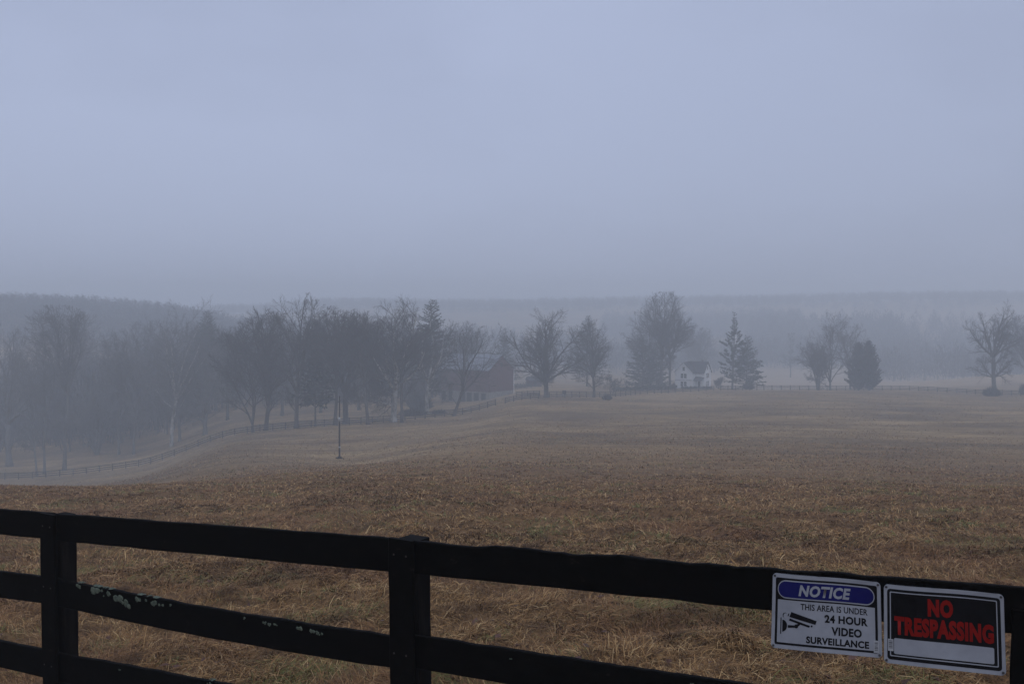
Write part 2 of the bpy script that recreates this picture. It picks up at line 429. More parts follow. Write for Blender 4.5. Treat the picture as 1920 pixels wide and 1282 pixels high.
X, Y = X[k], Y[k]; n = len(X)
parts.append(blades(X, Y, rng.random(n) * 6.283, .10 + .14 * rng.random(n), R(15) + R(55) * rng.random(n), R(15) + R(20) * rng.random(n), (.035 + .05 * rng.random(n)) * (.4 + Y / 180)))
off = 0; VV, LL, CC = [], [], []
for v, l, c in parts:
    VV.append(v); LL.append(l + off); CC.append(c); off += len(v)
gro = fast_mesh('grass', np.concatenate(VV), np.concatenate(LL), np.concatenate(CC), M['grass'])
tag(gro, 'matted dry brown grass in tussocks behind the black fence', 'grass', kind='stuff')
del parts, VV, LL, CC

M['leaf'] = two_tone('dead_leaf', (0.05, 0.022, 0.016), (0.12, 0.06, 0.04), 30.0, 0.7)
lm = MB()
for i in range(170):
    u = random.random(); y = 5.2 * (16 / 5.2) ** u; x = (random.random() * 2 - 1) * y * .56
    z = gz(x, y) + 0.05 + 0.05 * random.random(); s = 0.022 + 0.03 * random.random(); a = random.random() * 6.28
    ca, sa = math.cos(a) * s, math.sin(a) * s; t1, t2 = random.uniform(-.7, .7) * s, random.uniform(-.5, .9) * s
    lm.add([(x - ca, y - sa, z), (x + sa * .6, y - ca * .6, z + t1), (x + ca, y + sa, z + t2), (x - sa * .6, y + ca * .6, z + t1 * .3 + .01)], [(0, 1, 2), (0, 2, 3)])
tag(lm.build('leaf_litter', M['leaf']), 'fallen dark red leaves lying in the matted grass', 'leaf litter', kind='stuff')

# ------------------------------------------------------------------ the near fence (its own plane; t runs along it, n towards the road)
FD = np.array([0.8515, -0.5245]); FN = np.array([-0.5245, -0.8515]); FA = np.array([-0.525, 4.26])
def on_plane(px, py, n=0.0):
    d = ray(px, py)
    A = FA + FN * n
    s = (A @ FN) / (d[:2] @ FN)
    P = d * s
    return float((P[:2] - A) @ FD), float(P[2] + CAMZ)
def fpt(t, n, z):
    p = FA + FD * t + FN * n
    return (p[0], p[1], z)
T1 = on_plane(97, 1000)[0]; T2 = on_plane(759, 1030)[0]; T3 = on_plane(1944, 1150)[0]
T0 = 2 * T1 - T2; T4 = 2 * T3 - T2
fence = thing('board_fence', 'black three-board fence with wet rails crossing the front of the field', 'fence', fpt(T2, 0, gz(*fpt(T2, 0, 0)[:2])))
FO = np.array(fence.location)
def f_local(p): return (p[0] - FO[0], p[1] - FO[1], p[2] - FO[2])

def board(xL, tL, bL, xR, tR, bR, t0, t1, sag=0.0, rag=0.004, seed=0, thick=0.026):
    a = on_plane(xL, tL); a2 = on_plane(xL, bL); b = on_plane(xR, tR); b2 = on_plane(xR, bR)
    st = (b[1] - a[1]) / (b[0] - a[0]); sb = (b2[1] - a2[1]) / (b2[0] - a2[0])
    N = 70
    mb = MB(); vs = []
    tt = np.linspace(t0, t1, N)
    n1 = vnoise(tt / .11, tt * 0 + seed * 3.3, 21) * 2; n2 = vnoise(tt / .035, tt * 0 + seed * 5.1, 22) * 2; n3 = vnoise(tt / .16, tt * 0 + seed, 23) * 2
    wv = vnoise(tt / .8, tt * 0 + seed * 1.7, 24) * 2
    prof = lambda zt, zb, nf, nb: [(nf, zt - .004), (nf - .004, zt), (nb + .004, zt), (nb, zt - .004), (nb, zb + .003), (nb + .003, zb), (nf - .003, zb), (nf, zb + .003)]
    for k, t in enumerate(tt):
        q = (t - t0) / (t1 - t0)
        s = -sag * 4 * q * (1 - q)
        zt = a[1] + st * (t - a[0]) + s + rag * (n1[k] + .5 * n2[k]); zb = a2[1] + sb * (t - a2[0]) + s + .003 * n3[k]
        dn = 0.006 * wv[k]
        for (n, z) in prof(zt, zb, dn, dn - thick):
            vs.append(f_local(fpt(t, n, z)))
    fs = []
    for k in range(N - 1):
        for j in range(8):
            j2 = (j + 1) % 8
            fs.append((k * 8 + j, (k + 1) * 8 + j, (k + 1) * 8 + j2, k * 8 + j2))
    fs.append(tuple(range(8))); fs.append(tuple((N - 1) * 8 + j for j in range(8))[::-1])
    mb.add(vs, fs)
    top = lambda t: a[1] + st * (t - a[0]) - sag * 4 * ((t - t0) / (t1 - t0)) * (1 - (t - t0) / (t1 - t0))
    return mb.build('rail', M['black_board'], fence), top

g = 0.004
board(0, 954.5, 1002, 75, 960.5, 1009, T0 + g, T1 - g, 0, .002, 1)
board(0, 1071, 1121, 75, 1080, 1129.5, T0 + g, T1 - g, 0, .002, 2)
board(0, 1200.5, 1250, 80, 1217, 1268, T0 + g, T1 - g, 0, .002, 3)
board(140, 966, 1016.5, 725, 1008, 1072, T1 + g, T2 - g, 0, .002, 4)
r_mid, r_mid_top = board(140, 1090, 1141, 728, 1189, 1250, T1 + g, T2 - g, 0.02, .004, 5)
r_low, r_low_top = board(143, 1231, 1284, 700, 1332, 1395, T1 + g, T2 - g, 0, .003, 6)
board(806, 1016, 1079, 1445, 1065, 1143, T2 + g, T3 - g, 0, .007, 7)
r_right, r_right_top = board(812, 1196.5, 1259, 1390, 1282, 1358, T2 + g, T3 - g, 0, .004, 8)
board(812, 1368, 1430, 1390, 1470, 1545, T2 + g, T3 - g, 0, .004, 9)
zt = on_plane(1910, 1106)[1]
def board_z(t0, t1, z0, z1, seed):
    p = [None] * 0
    mb = MB(); N = 20; vs = []
    for t in np.linspace(t0, t1, N):
        z = z0 + (z1 - z0) * (t - t0) / (t1 - t0)
        for n, zz in ((0, z), (-.026, z), (-.026, z - .14), (0, z - .14)): vs.append(f_local(fpt(t, n, zz)))
    fs = [(k * 4 + j, (k + 1) * 4 + j, (k + 1) * 4 + (j + 1) % 4, k * 4 + (j + 1) % 4) for k in range(N - 1) for j in range(4)] + [(0, 1, 2, 3), tuple((N - 1) * 4 + j for j in (3, 2, 1, 0))]
    mb.add(vs, fs); return mb.build('rail', M['black_board'], fence)
for dz in (0, .39, .78): board_z(T3 + g, T4, zt - dz, zt - dz + .04, 1)

def slab(t0, t1, n0, n1, z0, z1, name, mat, lean=0.0, seed=0, parent=None):
    mb = MB(); K = 26; vs = []
    for k in range(K):
        z = z0 + (z1 - z0) * k / (K - 1)
        h = (z - z0) / (z1 - z0)
        w = [.004 * float(vnoise(np.array([z / .13]), np.array([seed + j * 7.7]), 31)[0]) * 2 for j in range(4)]
        o = lean * (1 - h)
        c = .006
        for (t, n) in ((t0 + c + w[0], n1), (t1 - c + w[1], n1), (t1 + w[1], n1 - c), (t1 + w[1], n0 + c), (t1 - c + w[1], n0), (t0 + c + w[0], n0), (t0 + w[0], n0 + c), (t0 + w[0], n1 - c)):
            vs.append(f_local(fpt(t + o, n, z)))
    fs = [(k * 8 + j, k * 8 + (j + 1) % 8, (k + 1) * 8 + (j + 1) % 8, (k + 1) * 8 + j) for k in range(K - 1) for j in range(8)]
    fs += [tuple(range(8))[::-1], tuple((K - 1) * 8 + j for j in range(8))]
    mb.add(vs, fs)
    return mb.build(name, mat, parent or fence)
def post_at(T, ztop, seed, bat=True, w=.105, zb=None):
    gzv = gz(*fpt(T, -.09, 0)[:2]) - .25
    slab(T - .06, T - .06 + w, -.125, -.029, gzv, ztop, 'post', M['old_post'], .02, seed)
    if bat:
        slab(T - .07, T + .062, .009, .031, gzv + .3, (zb if zb is not None else ztop - .012), 'batten', M['black_board'], .015, seed + 3)
z1 = on_plane(97, 961)[1]; z2 = on_plane(775, 1003)[1]; z3 = on_plane(1944, 1106)[1]
post_at(T0, z1 - .1, 1); post_at(T1, z1 - .022, 2, zb=z1 - .003); post_at(T2, z2 - .032, 3, zb=z2 - .018); post_at(T3, z3 - .05, 4); post_at(T4, z3 + .1, 5)

M['nail'] = two_tone('nail', (0.02, 0.018, 0.017), (0.05, 0.04, 0.035), 80.0, 0.6)
for T_, rows in ((T1, ((97, 985), (97, 1098), (97, 1243))), (T2, ((758, 1038), (758, 1222)))):
    for (px_, py_) in rows:
        for dt in (-.035, .03):
            tq, zq = on_plane(px_, py_); mb = MB()
            vs = [f_local(fpt(T_ + dt + .0045 * math.cos(k * .785), .0312 + h_, zq + random.uniform(-.001, .001) + .0045 * math.sin(k * .785))) for h_ in (0, .002) for k in range(8)]
            mb.add(vs, [(k, (k + 1) % 8, 8 + (k + 1) % 8, 8 + k) for k in range(8)] + [tuple(range(8, 16))])
            mb.build('nail', M['nail'], fence)
def lichen(rail, top, spots):
    for (px, drop, r, onedge) in spots:
        mb = MB()
        t = on_plane(px, 1150)[0]
        for q in range(5):
            tt = t + random.gauss(0, r * .9); rr = r * random.uniform(.25, .8)
            zc = top(tt) - drop - abs(random.gauss(0, r * .5))
            K = 11; vs = []
            for ring, (f, h) in enumerate(((1.0, .0095), (.72, .0125))):
                for k in range(K):
                    a = 2 * math.pi * k / K; rad = rr * f * random.uniform(.7, 1.25)
                    vs.append(f_local(fpt(tt + math.cos(a) * rad, h, min(zc + math.sin(a) * rad * .9, top(tt) + .001))))
            vs.append(f_local(fpt(tt, .013, zc)))
            fs = [(k, (k + 1) % K, K + (k + 1) % K, K + k) for k in range(K)] + [(K + k, K + (k + 1) % K, 2 * K) for k in range(K)]
            mb.add(vs, fs)
            if onedge:                                     # also over the top edge
                vs = [f_local(fpt(tt + math.cos(2 * math.pi * k / K) * rr * random.uniform(.7, 1.2), -.012 + math.sin(2 * math.pi * k / K) * .016, top(tt) + .0055 + .002 * math.cos(k))) for k in range(K)]
                vs.append(f_local(fpt(tt, -.012, top(tt) + .010)))
                mb.add(vs, [(k, (k + 1) % K, K) for k in range(K)])
        mb.build('lichen', M['lichen'], rail)
lichen(r_mid, r_mid_top, [(152, .006, .016, 1), (185, .008, .03, 1), (205, .012, .02, 1), (226, .03, .026, 0), (243, .035, .022, 0), (262, .012, .02, 1), (286, .008, .026, 1), (305, .02, .012, 0), (323, .01, .01, 0),
                          (498, .016, .010, 0), (508, .022, .010, 0), (520, .02, .008, 0), (565, .02, .016, 0), (588, .025, .013, 0), (602, .03, .010, 0), (462, .012, .007, 0)])
lichen(r_low, r_low_top, [(226, .02, .006, 0), (395, .006, .010, 1)])
lichen(r_right, r_right_top, [(962, .03, .004, 0), (1300, .02, .006, 0)])

# ------------------------------------------------------------------ signs on the fence
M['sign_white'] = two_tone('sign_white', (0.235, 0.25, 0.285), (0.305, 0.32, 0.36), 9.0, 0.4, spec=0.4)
M['sign_black'] = two_tone('sign_black', (0.003, 0.003, 0.004), (0.006, 0.006, 0.008), 12.0, 0.5, spec=0.12)
M['sign_blue'] = two_tone('sign_blue', (0.006, 0.007, 0.075), (0.009, 0.010, 0.10), 6.0, 0.5, spec=.12)
M['sign_red'] = two_tone('sign_red', (0.16, 0.005, 0.004), (0.21, 0.008, 0.006), 20.0, 0.5, spec=.12)
M['sign_grey'] = two_tone('sign_grey', (0.30, 0.31, 0.33), (0.38, 0.39, 0.42), 20.0, 0.5)
M['screw'] = two_tone('screw', (0.03, 0.03, 0.032), (0.07, 0.07, 0.075), 60.0, 0.45)

class Sign:
    def __init__(s, name, label, corners, n):
        s.q = [on_plane(x, y, n) for x, y in corners]       # TL TR BL BR as (t, z)
        s.n = n
        tl = s.q[0]
        s.o = np.array(fpt(tl[0], n, tl[1]))
        s.root = thing(name, label, 'sign', s.o)
        a = np.array(s.q); s.W = (np.hypot(*(a[1] - a[0])) + np.hypot(*(a[3] - a[2]))) / 2; s.H = (np.hypot(*(a[2] - a[0])) + np.hypot(*(a[3] - a[1]))) / 2
    def at(s, u, v, d=0.0):
        q = s.q
        t = (q[0][0] * (1 - u) + q[1][0] * u) * (1 - v) + (q[2][0] * (1 - u) + q[3][0] * u) * v
        z = (q[0][1] * (1 - u) + q[1][1] * u) * (1 - v) + (q[2][1] * (1 - u) + q[3][1] * u) * v
        bow = 0.006 * math.sin(u * 7.0) * (1 - v) + 0.010 * v * v + .004 * math.sin(u * 3.1 + 1) * v   # the tin is a little buckled
        p = np.array(fpt(t, s.n + bow + d, z)) - s.o
        return tuple(p)
    def sheet(s, name, poly, d, mat, back=None):
        """a filled outline in (u, v), cut fine so it follows the buckled plate"""
        import bmesh
        bm = bmesh.new()
        for pl in (poly if isinstance(poly[0][0], tuple) else [poly]):
            bm.faces.new([bm.verts.new((u * s.W, v * s.H, 0)) for u, v in pl])
        for k in range(1, 14):
            geom = bm.verts[:] + bm.edges[:] + bm.faces[:]
            bmesh.ops.bisect_plane(bm, geom=geom, plane_co=(s.W * k / 14, 0, 0), plane_no=(1, 0, 0))
        for k in range(1, 5):
            geom = bm.verts[:] + bm.edges[:] + bm.faces[:]
            bmesh.ops.bisect_plane(bm, geom=geom, plane_co=(0, s.H * k / 5, 0), plane_no=(0, 1, 0))
        if back is not None:
            bmesh.ops.solidify(bm, geom=bm.faces[:], thickness=0.0)
        for v in bm.verts: v.co = s.at(v.co.x / s.W, v.co.y / s.H, d)
        if back is not None:
            pass
        bmesh.ops.recalc_face_normals(bm, faces=bm.faces[:])
        me = bpy.data.meshes.new(name); bm.to_mesh(me); bm.free()
        return link(name, me, mat, s.root)
    def rr(s, u0, u1, v0, v1, r, k=6):
        ru, rv = r / s.W, r / s.H
        out = []
        for (cu, cv, a0) in ((u1 - ru, v0 + rv, -90), (u1 - ru, v1 - rv, 0), (u0 + ru, v1 - rv, 90), (u0 + ru, v0 + rv, 180)):
            for i in range(k + 1):
                a = R(a0 + 90 * i / k)
                out.append((cu + math.cos(a) * ru, cv + math.sin(a) * rv))
        return out
    def ring(s, name, o, i, d, mat):
        mb = MB(); n = len(o); 
        K = 8; vs = []; fs = []
        oo = []; ii = []
        for a in range(n):
            b = (a + 1) % n
            for k in range(K):
                oo.append((o[a][0] + (o[b][0] - o[a][0]) * k / K, o[a][1] + (o[b][1] - o[a][1]) * k / K))
                ii.append((i[a][0] + (i[b][0] - i[a][0]) * k / K, i[a][1] + (i[b][1] - i[a][1]) * k / K))
        m = len(oo)
        vs = [s.at(u, v, d) for u, v in oo] + [s.at(u, v, d) for u, v in ii]
        mb.add(vs, [(k, (k + 1) % m, m + (k + 1) % m, m + k) for k in range(m)])
        return mb.build(name, mat, s.root)
    def plate(s):
        out = s.rr(0, 1, 0, 1, .014)
        s.sheet('plate', out, 0.0, M['sign_white'])
        mb = MB(); n = len(out)
        vs = [s.at(u, v, 0) for u, v in out] + [s.at(u, v, -.0015) for u, v in out]
        mb.add(vs, [(k, (k + 1) % n, n + (k + 1) % n, n + k) for k in range(n)])
        mb.build('plate_edge', M['sign_white'], s.root)
        for (u, v) in ((.022, .035), (.978, .035), (.022, .965), (.978, .965)):
            K = 10; mb = MB(); r = .0042
            vs = [s.at(u + math.cos(2 * math.pi * k / K) * r / s.W * f, v + math.sin(2 * math.pi * k / K) * r / s.H * f, h) for f, h in ((1, .0005), (.85, .003)) for k in range(K)] + [s.at(u, v, .0034)]
            mb.add(vs, [(k, (k + 1) % K, K + (k + 1) % K, K + k) for k in range(K)] + [(K + k, K + (k + 1) % K, 2 * K) for k in range(K)])
            mb.build('screw', M['screw'], s.root)
    def text(s, txt, u0, u1, v0, v1, d, mat, weight=0.0, shear=0.0):
        c = bpy.data.curves.new('lettering', 'FONT'); c.body = txt; c.size = 1.0; c.offset = weight; c.shear = shear; c.resolution_u = 3
        c.space_character = 1.0 + weight * 1.6
        o = bpy.data.objects.new('lettering', c); COL.objects.link(o)
        bpy.context.view_layer.update()
        me = bpy.data.meshes.new_from_object(o.evaluated_get(bpy.context.evaluated_depsgraph_get()))
        bpy.data.objects.remove(o); bpy.data.curves.remove(c)
        co = np.empty(len(me.vertices) * 3); me.vertices.foreach_get('co', co); co = co.reshape(-1, 3)
        lo, hi = co.min(0), co.max(0)
        q = (co - lo) / (hi - lo + 1e-9)
        new = np.array([s.at(u0 + (u1 - u0) * a, v1 - (v1 - v0) * b, d) for a, b, _ in q])
        me.vertices.foreach_set('co', new.ravel()); me.materials.clear()
        return link('lettering', me, mat, s.root)

s1 = Sign('warning_sign', 'white notice sign with blue header and a camera symbol on the top rail', [(1449, 1073), (1651, 1091), (1447.5, 1211), (1655, 1232)], .012)
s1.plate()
s1.sheet('border', s1.rr(.033, .967, .052, .945, .006), .0006, M['sign_black'])
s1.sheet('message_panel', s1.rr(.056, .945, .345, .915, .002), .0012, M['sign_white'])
def pill(s, u0, u1, v0, v1): return s.rr(u0, u1, v0, v1, (v1 - v0) * s.H / 2 * .98, 10)
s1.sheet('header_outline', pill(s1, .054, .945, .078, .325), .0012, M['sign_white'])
s1.sheet('header_oval', pill(s1, .062, .937, .095, .308), .0018, M['sign_blue'])
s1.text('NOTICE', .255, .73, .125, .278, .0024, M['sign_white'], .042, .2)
s1.text('THIS AREA IS UNDER', .275, .88, .375, .458, .0018, M['sign_black'], .016)
s1.text('24 HOUR', .497, .88, .497, .603, .0018, M['sign_black'], .040)
s1.text('VIDEO', .557, .827, .65, .762, .0018, M['sign_black'], .040)
s1.text('SURVEILLANCE', .33, .89, .80, .895, .0018, M['sign_black'], .040)
cu = lambda pts: [((x - 178) / 752, (y - 125 - 65 * (x - 178) / 752) / 512) for x, y in pts]
def camera_symbol(s):
    P = [[(243, 430), (250, 430), (250, 541), (243, 541)],
         [(257, 445)] + [(257 + 34 * math.sin(a), 486 - 41 * math.cos(a)) for a in np.linspace(.2, math.pi - .2, 12)] + [(257, 527)],
         [(296, 482), (350, 484), (350, 500), (296, 500)],
         [(356 + 14 * math.cos(a), 490 + 14 * math.sin(a)) for a in np.linspace(0, 2 * math.pi, 15)[:-1]],
         [(360, 480), (372, 462), (392, 470), (366, 496)],
         [(320, 392), (497, 455), (488, 480), (306, 426)],
         [(310, 436), (452, 487), (446, 500), (303, 450)],
         [(463 + 7 * math.cos(a), 490 + 7 * math.sin(a)) for a in np.linspace(0, 2 * math.pi, 11)[:-1]],
         [(299, 402), (306, 404), (300, 422), (293, 420)]]
    cable = [(283, 442), (272, 436), (262, 424), (261, 410), (268, 400), (280, 399), (288, 403)]
    o = [(x + 2.6, y + 1.8) for x, y in cable]; i = [(x - 2.6, y - 1.8) for x, y in cable]
    for k in range(len(cable) - 1): P.append([o[k], o[k + 1], i[k + 1], i[k]])
    s.sheet('camera_symbol', [[tuple(map(float, q)) for q in cu(p)] for p in P], .0019, M['sign_black'])
camera_symbol(s1)
M['stain'] = two_tone('rust_stain', (0.09, 0.09, 0.10), (0.25, 0.25, 0.27), 40.0, 0.8)
s1.sheet('stain', [(.505 + .022 * math.cos(a) * random.uniform(.6, 1.2), .525 + .022 * math.sin(a) * random.uniform(.6, 1.2)) for a in np.linspace(0, 6.0, 12)], .0016, M['stain'])
def barcode(s, u0, u1, v0, v1, d):
    s.sheet('barcode_sticker', s.rr(u0, u1, v0, v1, .001), d, M['sign_grey'])
    mb = MB()
    v = v0 + .02
    while v < v1 - .03:
        h = random.choice((.004, .007, .010))
        mb.add([s.at(a, b, d + .0005) for a, b in ((u0 + .008, v), (u1 - .008, v), (u1 - .008, v + h), (u0 + .008, v + h))], [(0, 1, 2, 3)])
        v += h + random.choice((.005, .008, .012))
    mb.build('barcode', M['screw'], s.root)
barcode(s1, .93, .975, .775, .935, .0024)

s2 = Sign('trespass_sign', 'black sign with red no trespassing letters and an empty white box below', [(1657, 1094), (1882, 1113.5), (1659, 1239), (1887, 1265.5)], .012)
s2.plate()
s2.sheet('border', s2.rr(.030, .970, .052, .948, .010), .0006, M['sign_black'])
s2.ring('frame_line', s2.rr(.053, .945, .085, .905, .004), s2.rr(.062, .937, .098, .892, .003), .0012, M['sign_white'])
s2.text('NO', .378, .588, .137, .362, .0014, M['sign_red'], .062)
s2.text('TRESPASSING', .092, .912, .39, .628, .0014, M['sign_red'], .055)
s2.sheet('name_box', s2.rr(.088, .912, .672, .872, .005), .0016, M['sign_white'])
barcode(s2, .036, .084, .69, .84, .0022)

# ------------------------------------------------------------------ trees
class TB:
    def __init__(s): s.wood, s.crown, s.leaf = MB(), MB(), MB()

def unit(v):
    v = Vector(v); v.normalize(); return v
def turn(d, ang, az):
    a = d.cross(Vector((0, 0, 1)))
    if a.length < .05: a = d.cross(Vector((1, 0, 0)))
    a.normalize(); b = d.cross(a)
    return unit(d * math.cos(ang) + (a * math.cos(az) + b * math.sin(az)) * math.sin(ang))

def limb(rd, p, d, L, r0, r1, nseg, wob, up):
    pts = [Vector(p)]; rad = [r0]; dirs = [Vector(d)]
    d = Vector(d)
    for k in range(nseg):
        d = unit(d + Vector((rd.gauss(0, wob), rd.gauss(0, wob), rd.gauss(0, wob) + up)))
        pts.append(pts[-1] + d * (L / nseg)); rad.append(r0 + (r1 - r0) * (k + 1) / nseg); dirs.append(d)
    return pts, rad, dirs

def hardwood(seed, H, W, fork=0.3, nlimb=6, dens=1.0, lean=(0, 0), form='oval', rtrunk=None, lower=3):
    """bare deciduous tree; H height, W crown width, fork = where the trunk splits"""
    rd = random.Random(seed); tb = TB()
    if seed < 200: W *= 1.42 if seed < 112 or seed in (126, 127) else 1.22
    rt = rtrunk or H * .021
    d0 = unit((lean[0], lean[1], 1))
    Lt = H * fork
    pts, rad, dirs = limb(rd, (0, 0, -.4), d0, Lt + .4, rt, rt * .78, 6, .04, .05)
    rad[0] = rt * 1.5; rad[1] = rt * 1.08
    tb.wood.tube(pts, rad, 9)
    top, dt = pts[-1], dirs[-1]
    limbs = [(top, turn(dt, rd.uniform(.02, .1), rd.random() * 6.28), (H - Lt) * .97, rt * .62, .03)]
    for i in range(nlimb):
        az = 2 * math.pi * (i + rd.random() * .7) / nlimb
        if form == 'vase': ang = rd.uniform(.18, .62)
        elif form == 'wide': ang = rd.uniform(.25, 1.1)
        elif form == 'tall': ang = rd.uniform(.06, .42)
        else: ang = rd.uniform(.12, .75)
        LL = (H - Lt) * (1.02 - .30 * (ang / 1.1)) * rd.uniform(.85, 1.1)
        side = W * .56
        if math.sin(ang) * LL > side: LL = side / math.sin(ang) * rd.uniform(.9, 1.1)
        limbs.append((top, turn(dt, ang, az), LL, rt * rd.uniform(.42, .62), .035 if form != 'wide' else .05))
    for i in range(lower):                                  # side limbs below the fork
        k = rd.choice((3, 4, 5)); ang = rd.uniform(.8, 1.35)
        limbs.append((pts[k], turn(dirs[k], ang, rd.random() * 6.28), W * rd.uniform(.3, .5), rt * rd.uniform(.22, .36), .05))
    def grow(p, d, L, r, lev, up):
        if form in ('oval', 'tall'):                                  # rounded crown: shoots stop at an egg-shaped outline
            tip = p + d * L; q = tip.z / H
            hd = math.hypot(tip.x - lean[0] * tip.z, tip.y - lean[1] * tip.z)
            al = W * .60 * math.sqrt(max(.03, 1 - ((q - .56) / .47) ** 2)) * rd.uniform(.88, 1.12)
            if hd > al or q > 1: L *= max(.3, min(al / max(hd, .01), 1.0 if q < 1 else 1 - (q - 1) * H / max(L, .1)))
        nseg = (7, 5, 4, 2)[lev]
        pts, rad, dirs = limb(rd, p, d, L, r, r * (.22, .3, .4, .6)[lev], nseg, (.12, .15, .17, .2)[lev], up)
        (tb.wood if lev == 0 else tb.crown).tube(pts, rad, (7, 5, 3, 3)[lev], cap=False)
        if lev == 3: return
        n = int(round((9, 7, 6)[lev] * dens * (0.85 + .3 * rd.random())))
        for i in range(n):
            t = (.14, .12, .1)[lev] + (1 - (.14, .12, .1)[lev]) * (i + rd.random()) / n
            k = min(int(t * nseg), nseg - 1); f = t * nseg - k
            q = pts[k].lerp(pts[k + 1], f)
            a = rd.uniform(.4, .95)
            l = L * (.56, .55, .62)[lev] * (1.15 - .62 * t) * rd.uniform(.7, 1.25)
            rr = max((rad[k] * .55), (.03, .022, .016)[lev])
            if lev == 2: rr = rd.uniform(.015, .024)
            grow(q, turn(dirs[k], a, rd.random() * 6.28), l, rr, lev + 1, .05)
    for (p, d, L, r, up) in limbs: grow(p, d, L, r, 0, up)
    return tb

def shoots(seed, H, W, n=5, dens=1.0):
    """several stems from one root, leaning apart"""
    rd = random.Random(seed); tb = TB()
    for i in range(n):
        az = 2 * math.pi * (i + rd.random() * .6) / n; ang = rd.uniform(.08, .75) if i else .05
        t = hardwood(seed * 13 + i, H * rd.uniform(.75, 1.0) * (1 - .25 * ang), W * .55, .28, 3, dens, (math.tan(ang) * math.cos(az), math.tan(ang) * math.sin(az)), 'oval', H * .014, 1)
        tb.wood.add(t.wood.v, t.wood.f); tb.crown.add(t.crown.v, t.crown.f)
    return tb

def conifer(seed, H, W, bare=.08, kind='spruce', dens=1.0):
    rd = random.Random(seed); tb = TB()
    rt = H * .014
    pts, rad, dirs = limb(rd, (0, 0, -.4), (0, 0, 1), H * .985 + .4, rt, .03, 14, .012, .03)
    rad[0] = rt * 1.35
    tb.wood.tube(pts, rad, 7)
    def at(z):
        f = max(0, min(.999, (z + .4) / (H * .985 + .4))) * 14; k = int(f)
        return pts[k].lerp(pts[k + 1], f - k)
    step = {'spruce': .42, 'pine': .95, 'cedar': .28}[kind] / dens
    z = H * bare
    while z < H * .985:
        q = (z / H - bare) / (1 - bare)
        if kind == 'spruce': prof = (1 - q) ** .85 * .93 + .07; n = 6
        elif kind == 'cedar': prof = min(1, (1 - q) ** .42 * 1.04); n = 8
        else: prof = (.55 + .45 * math.sin(q * 5 + seed)) * (1 - q ** 3) * .9 + .15; n = 5
        for i in range(n):
            if kind == 'pine' and rd.random() < .18: continue
            az = 2 * math.pi * (i + rd.random()) / n
            L = W * .66 * prof * rd.uniform(.62, 1.14)
            if kind == 'pine': L *= rd.uniform(.6, 1.15)
            e = {'spruce': rd.uniform(-.35, .12), 'pine': rd.uniform(.0, .45), 'cedar': rd.uniform(.35, 1.0)}[kind] + q * .5
            d = Vector((math.cos(az) * math.cos(e), math.sin(az) * math.cos(e), math.sin(e)))
            bp, br, bd = limb(rd, at(z), d, L, max(.02, rt * .3 * (1 - q)), .012, 4, .06, .05)
            tb.wood.tube(bp, br, 3, cap=False)
            m = int((9 if kind != 'cedar' else 8) * max(.4, L / 2.0) * dens) + 3
            for j in range(m):
                t = (.18 if kind != 'pine' else .45) + (.82 if kind != 'pine' else .55) * (j + rd.random()) / m
                f = t * 4; k = min(int(f), 3)
                c = bp[k].lerp(bp[k + 1], f - k)
                s = rd.uniform(.35, .75) * (1 - .55 * q * q) * (1 if kind != 'pine' else 1.25) * (.55 + .45 * min(1, L / 2))
                dd = unit(bd[k] * .7 + Vector((rd.gauss(0, .6), rd.gauss(0, .6), rd.gauss(0, .35) - (.25 if kind == 'spruce' else -.2))))
                sd = unit(dd.cross(Vector((rd.gauss(0, 1), rd.gauss(0, 1), rd.gauss(0, 1) + .01)))) * s * rd.uniform(.16, .3)
                tb.leaf.add([c - sd, c + dd * s * .6 - sd * .8, c + dd * s, c + dd * s * .55 + sd, c + sd * .7], [(0, 1, 2, 3, 4)])
                if rd.random() < .6:
                    d2 = unit(dd + Vector((rd.gauss(0, .7), rd.gauss(0, .7), rd.gauss(0, .5)))); s2 = unit(d2.cross(Vector((.3, .5, .8)))) * s * .15
                    tb.leaf.add([c - s2, c + d2 * s * .9, c + s2], [(0, 1, 2)])
        z += step * rd.uniform(.7, 1.3) * (1 if kind != 'pine' else (1.25 - .4 * q))
    return tb

def place(name, label, px, Y, top, tb_fn, group, bark='bark', leaf='spruce', rotz=0, twig=None, H=None):
    X, Yw, z = spot(px, Y)
    hh = H or max(2.0, (zat(px, top, Y) + CAMZ) - z)
    tb = tb_fn(hh)
    root = thing(name, label, 'tree', (X, Yw, z), rotz, group)
    tb.wood.build('trunk', M[bark], root, True)
    c = MB()
    if tb.leaf.n:
        o = tb.leaf.build('crown', M[leaf], root)
    if tb.crown.n:
        tb.crown.build('crown', M[twig or 'twig'], root)
    return root

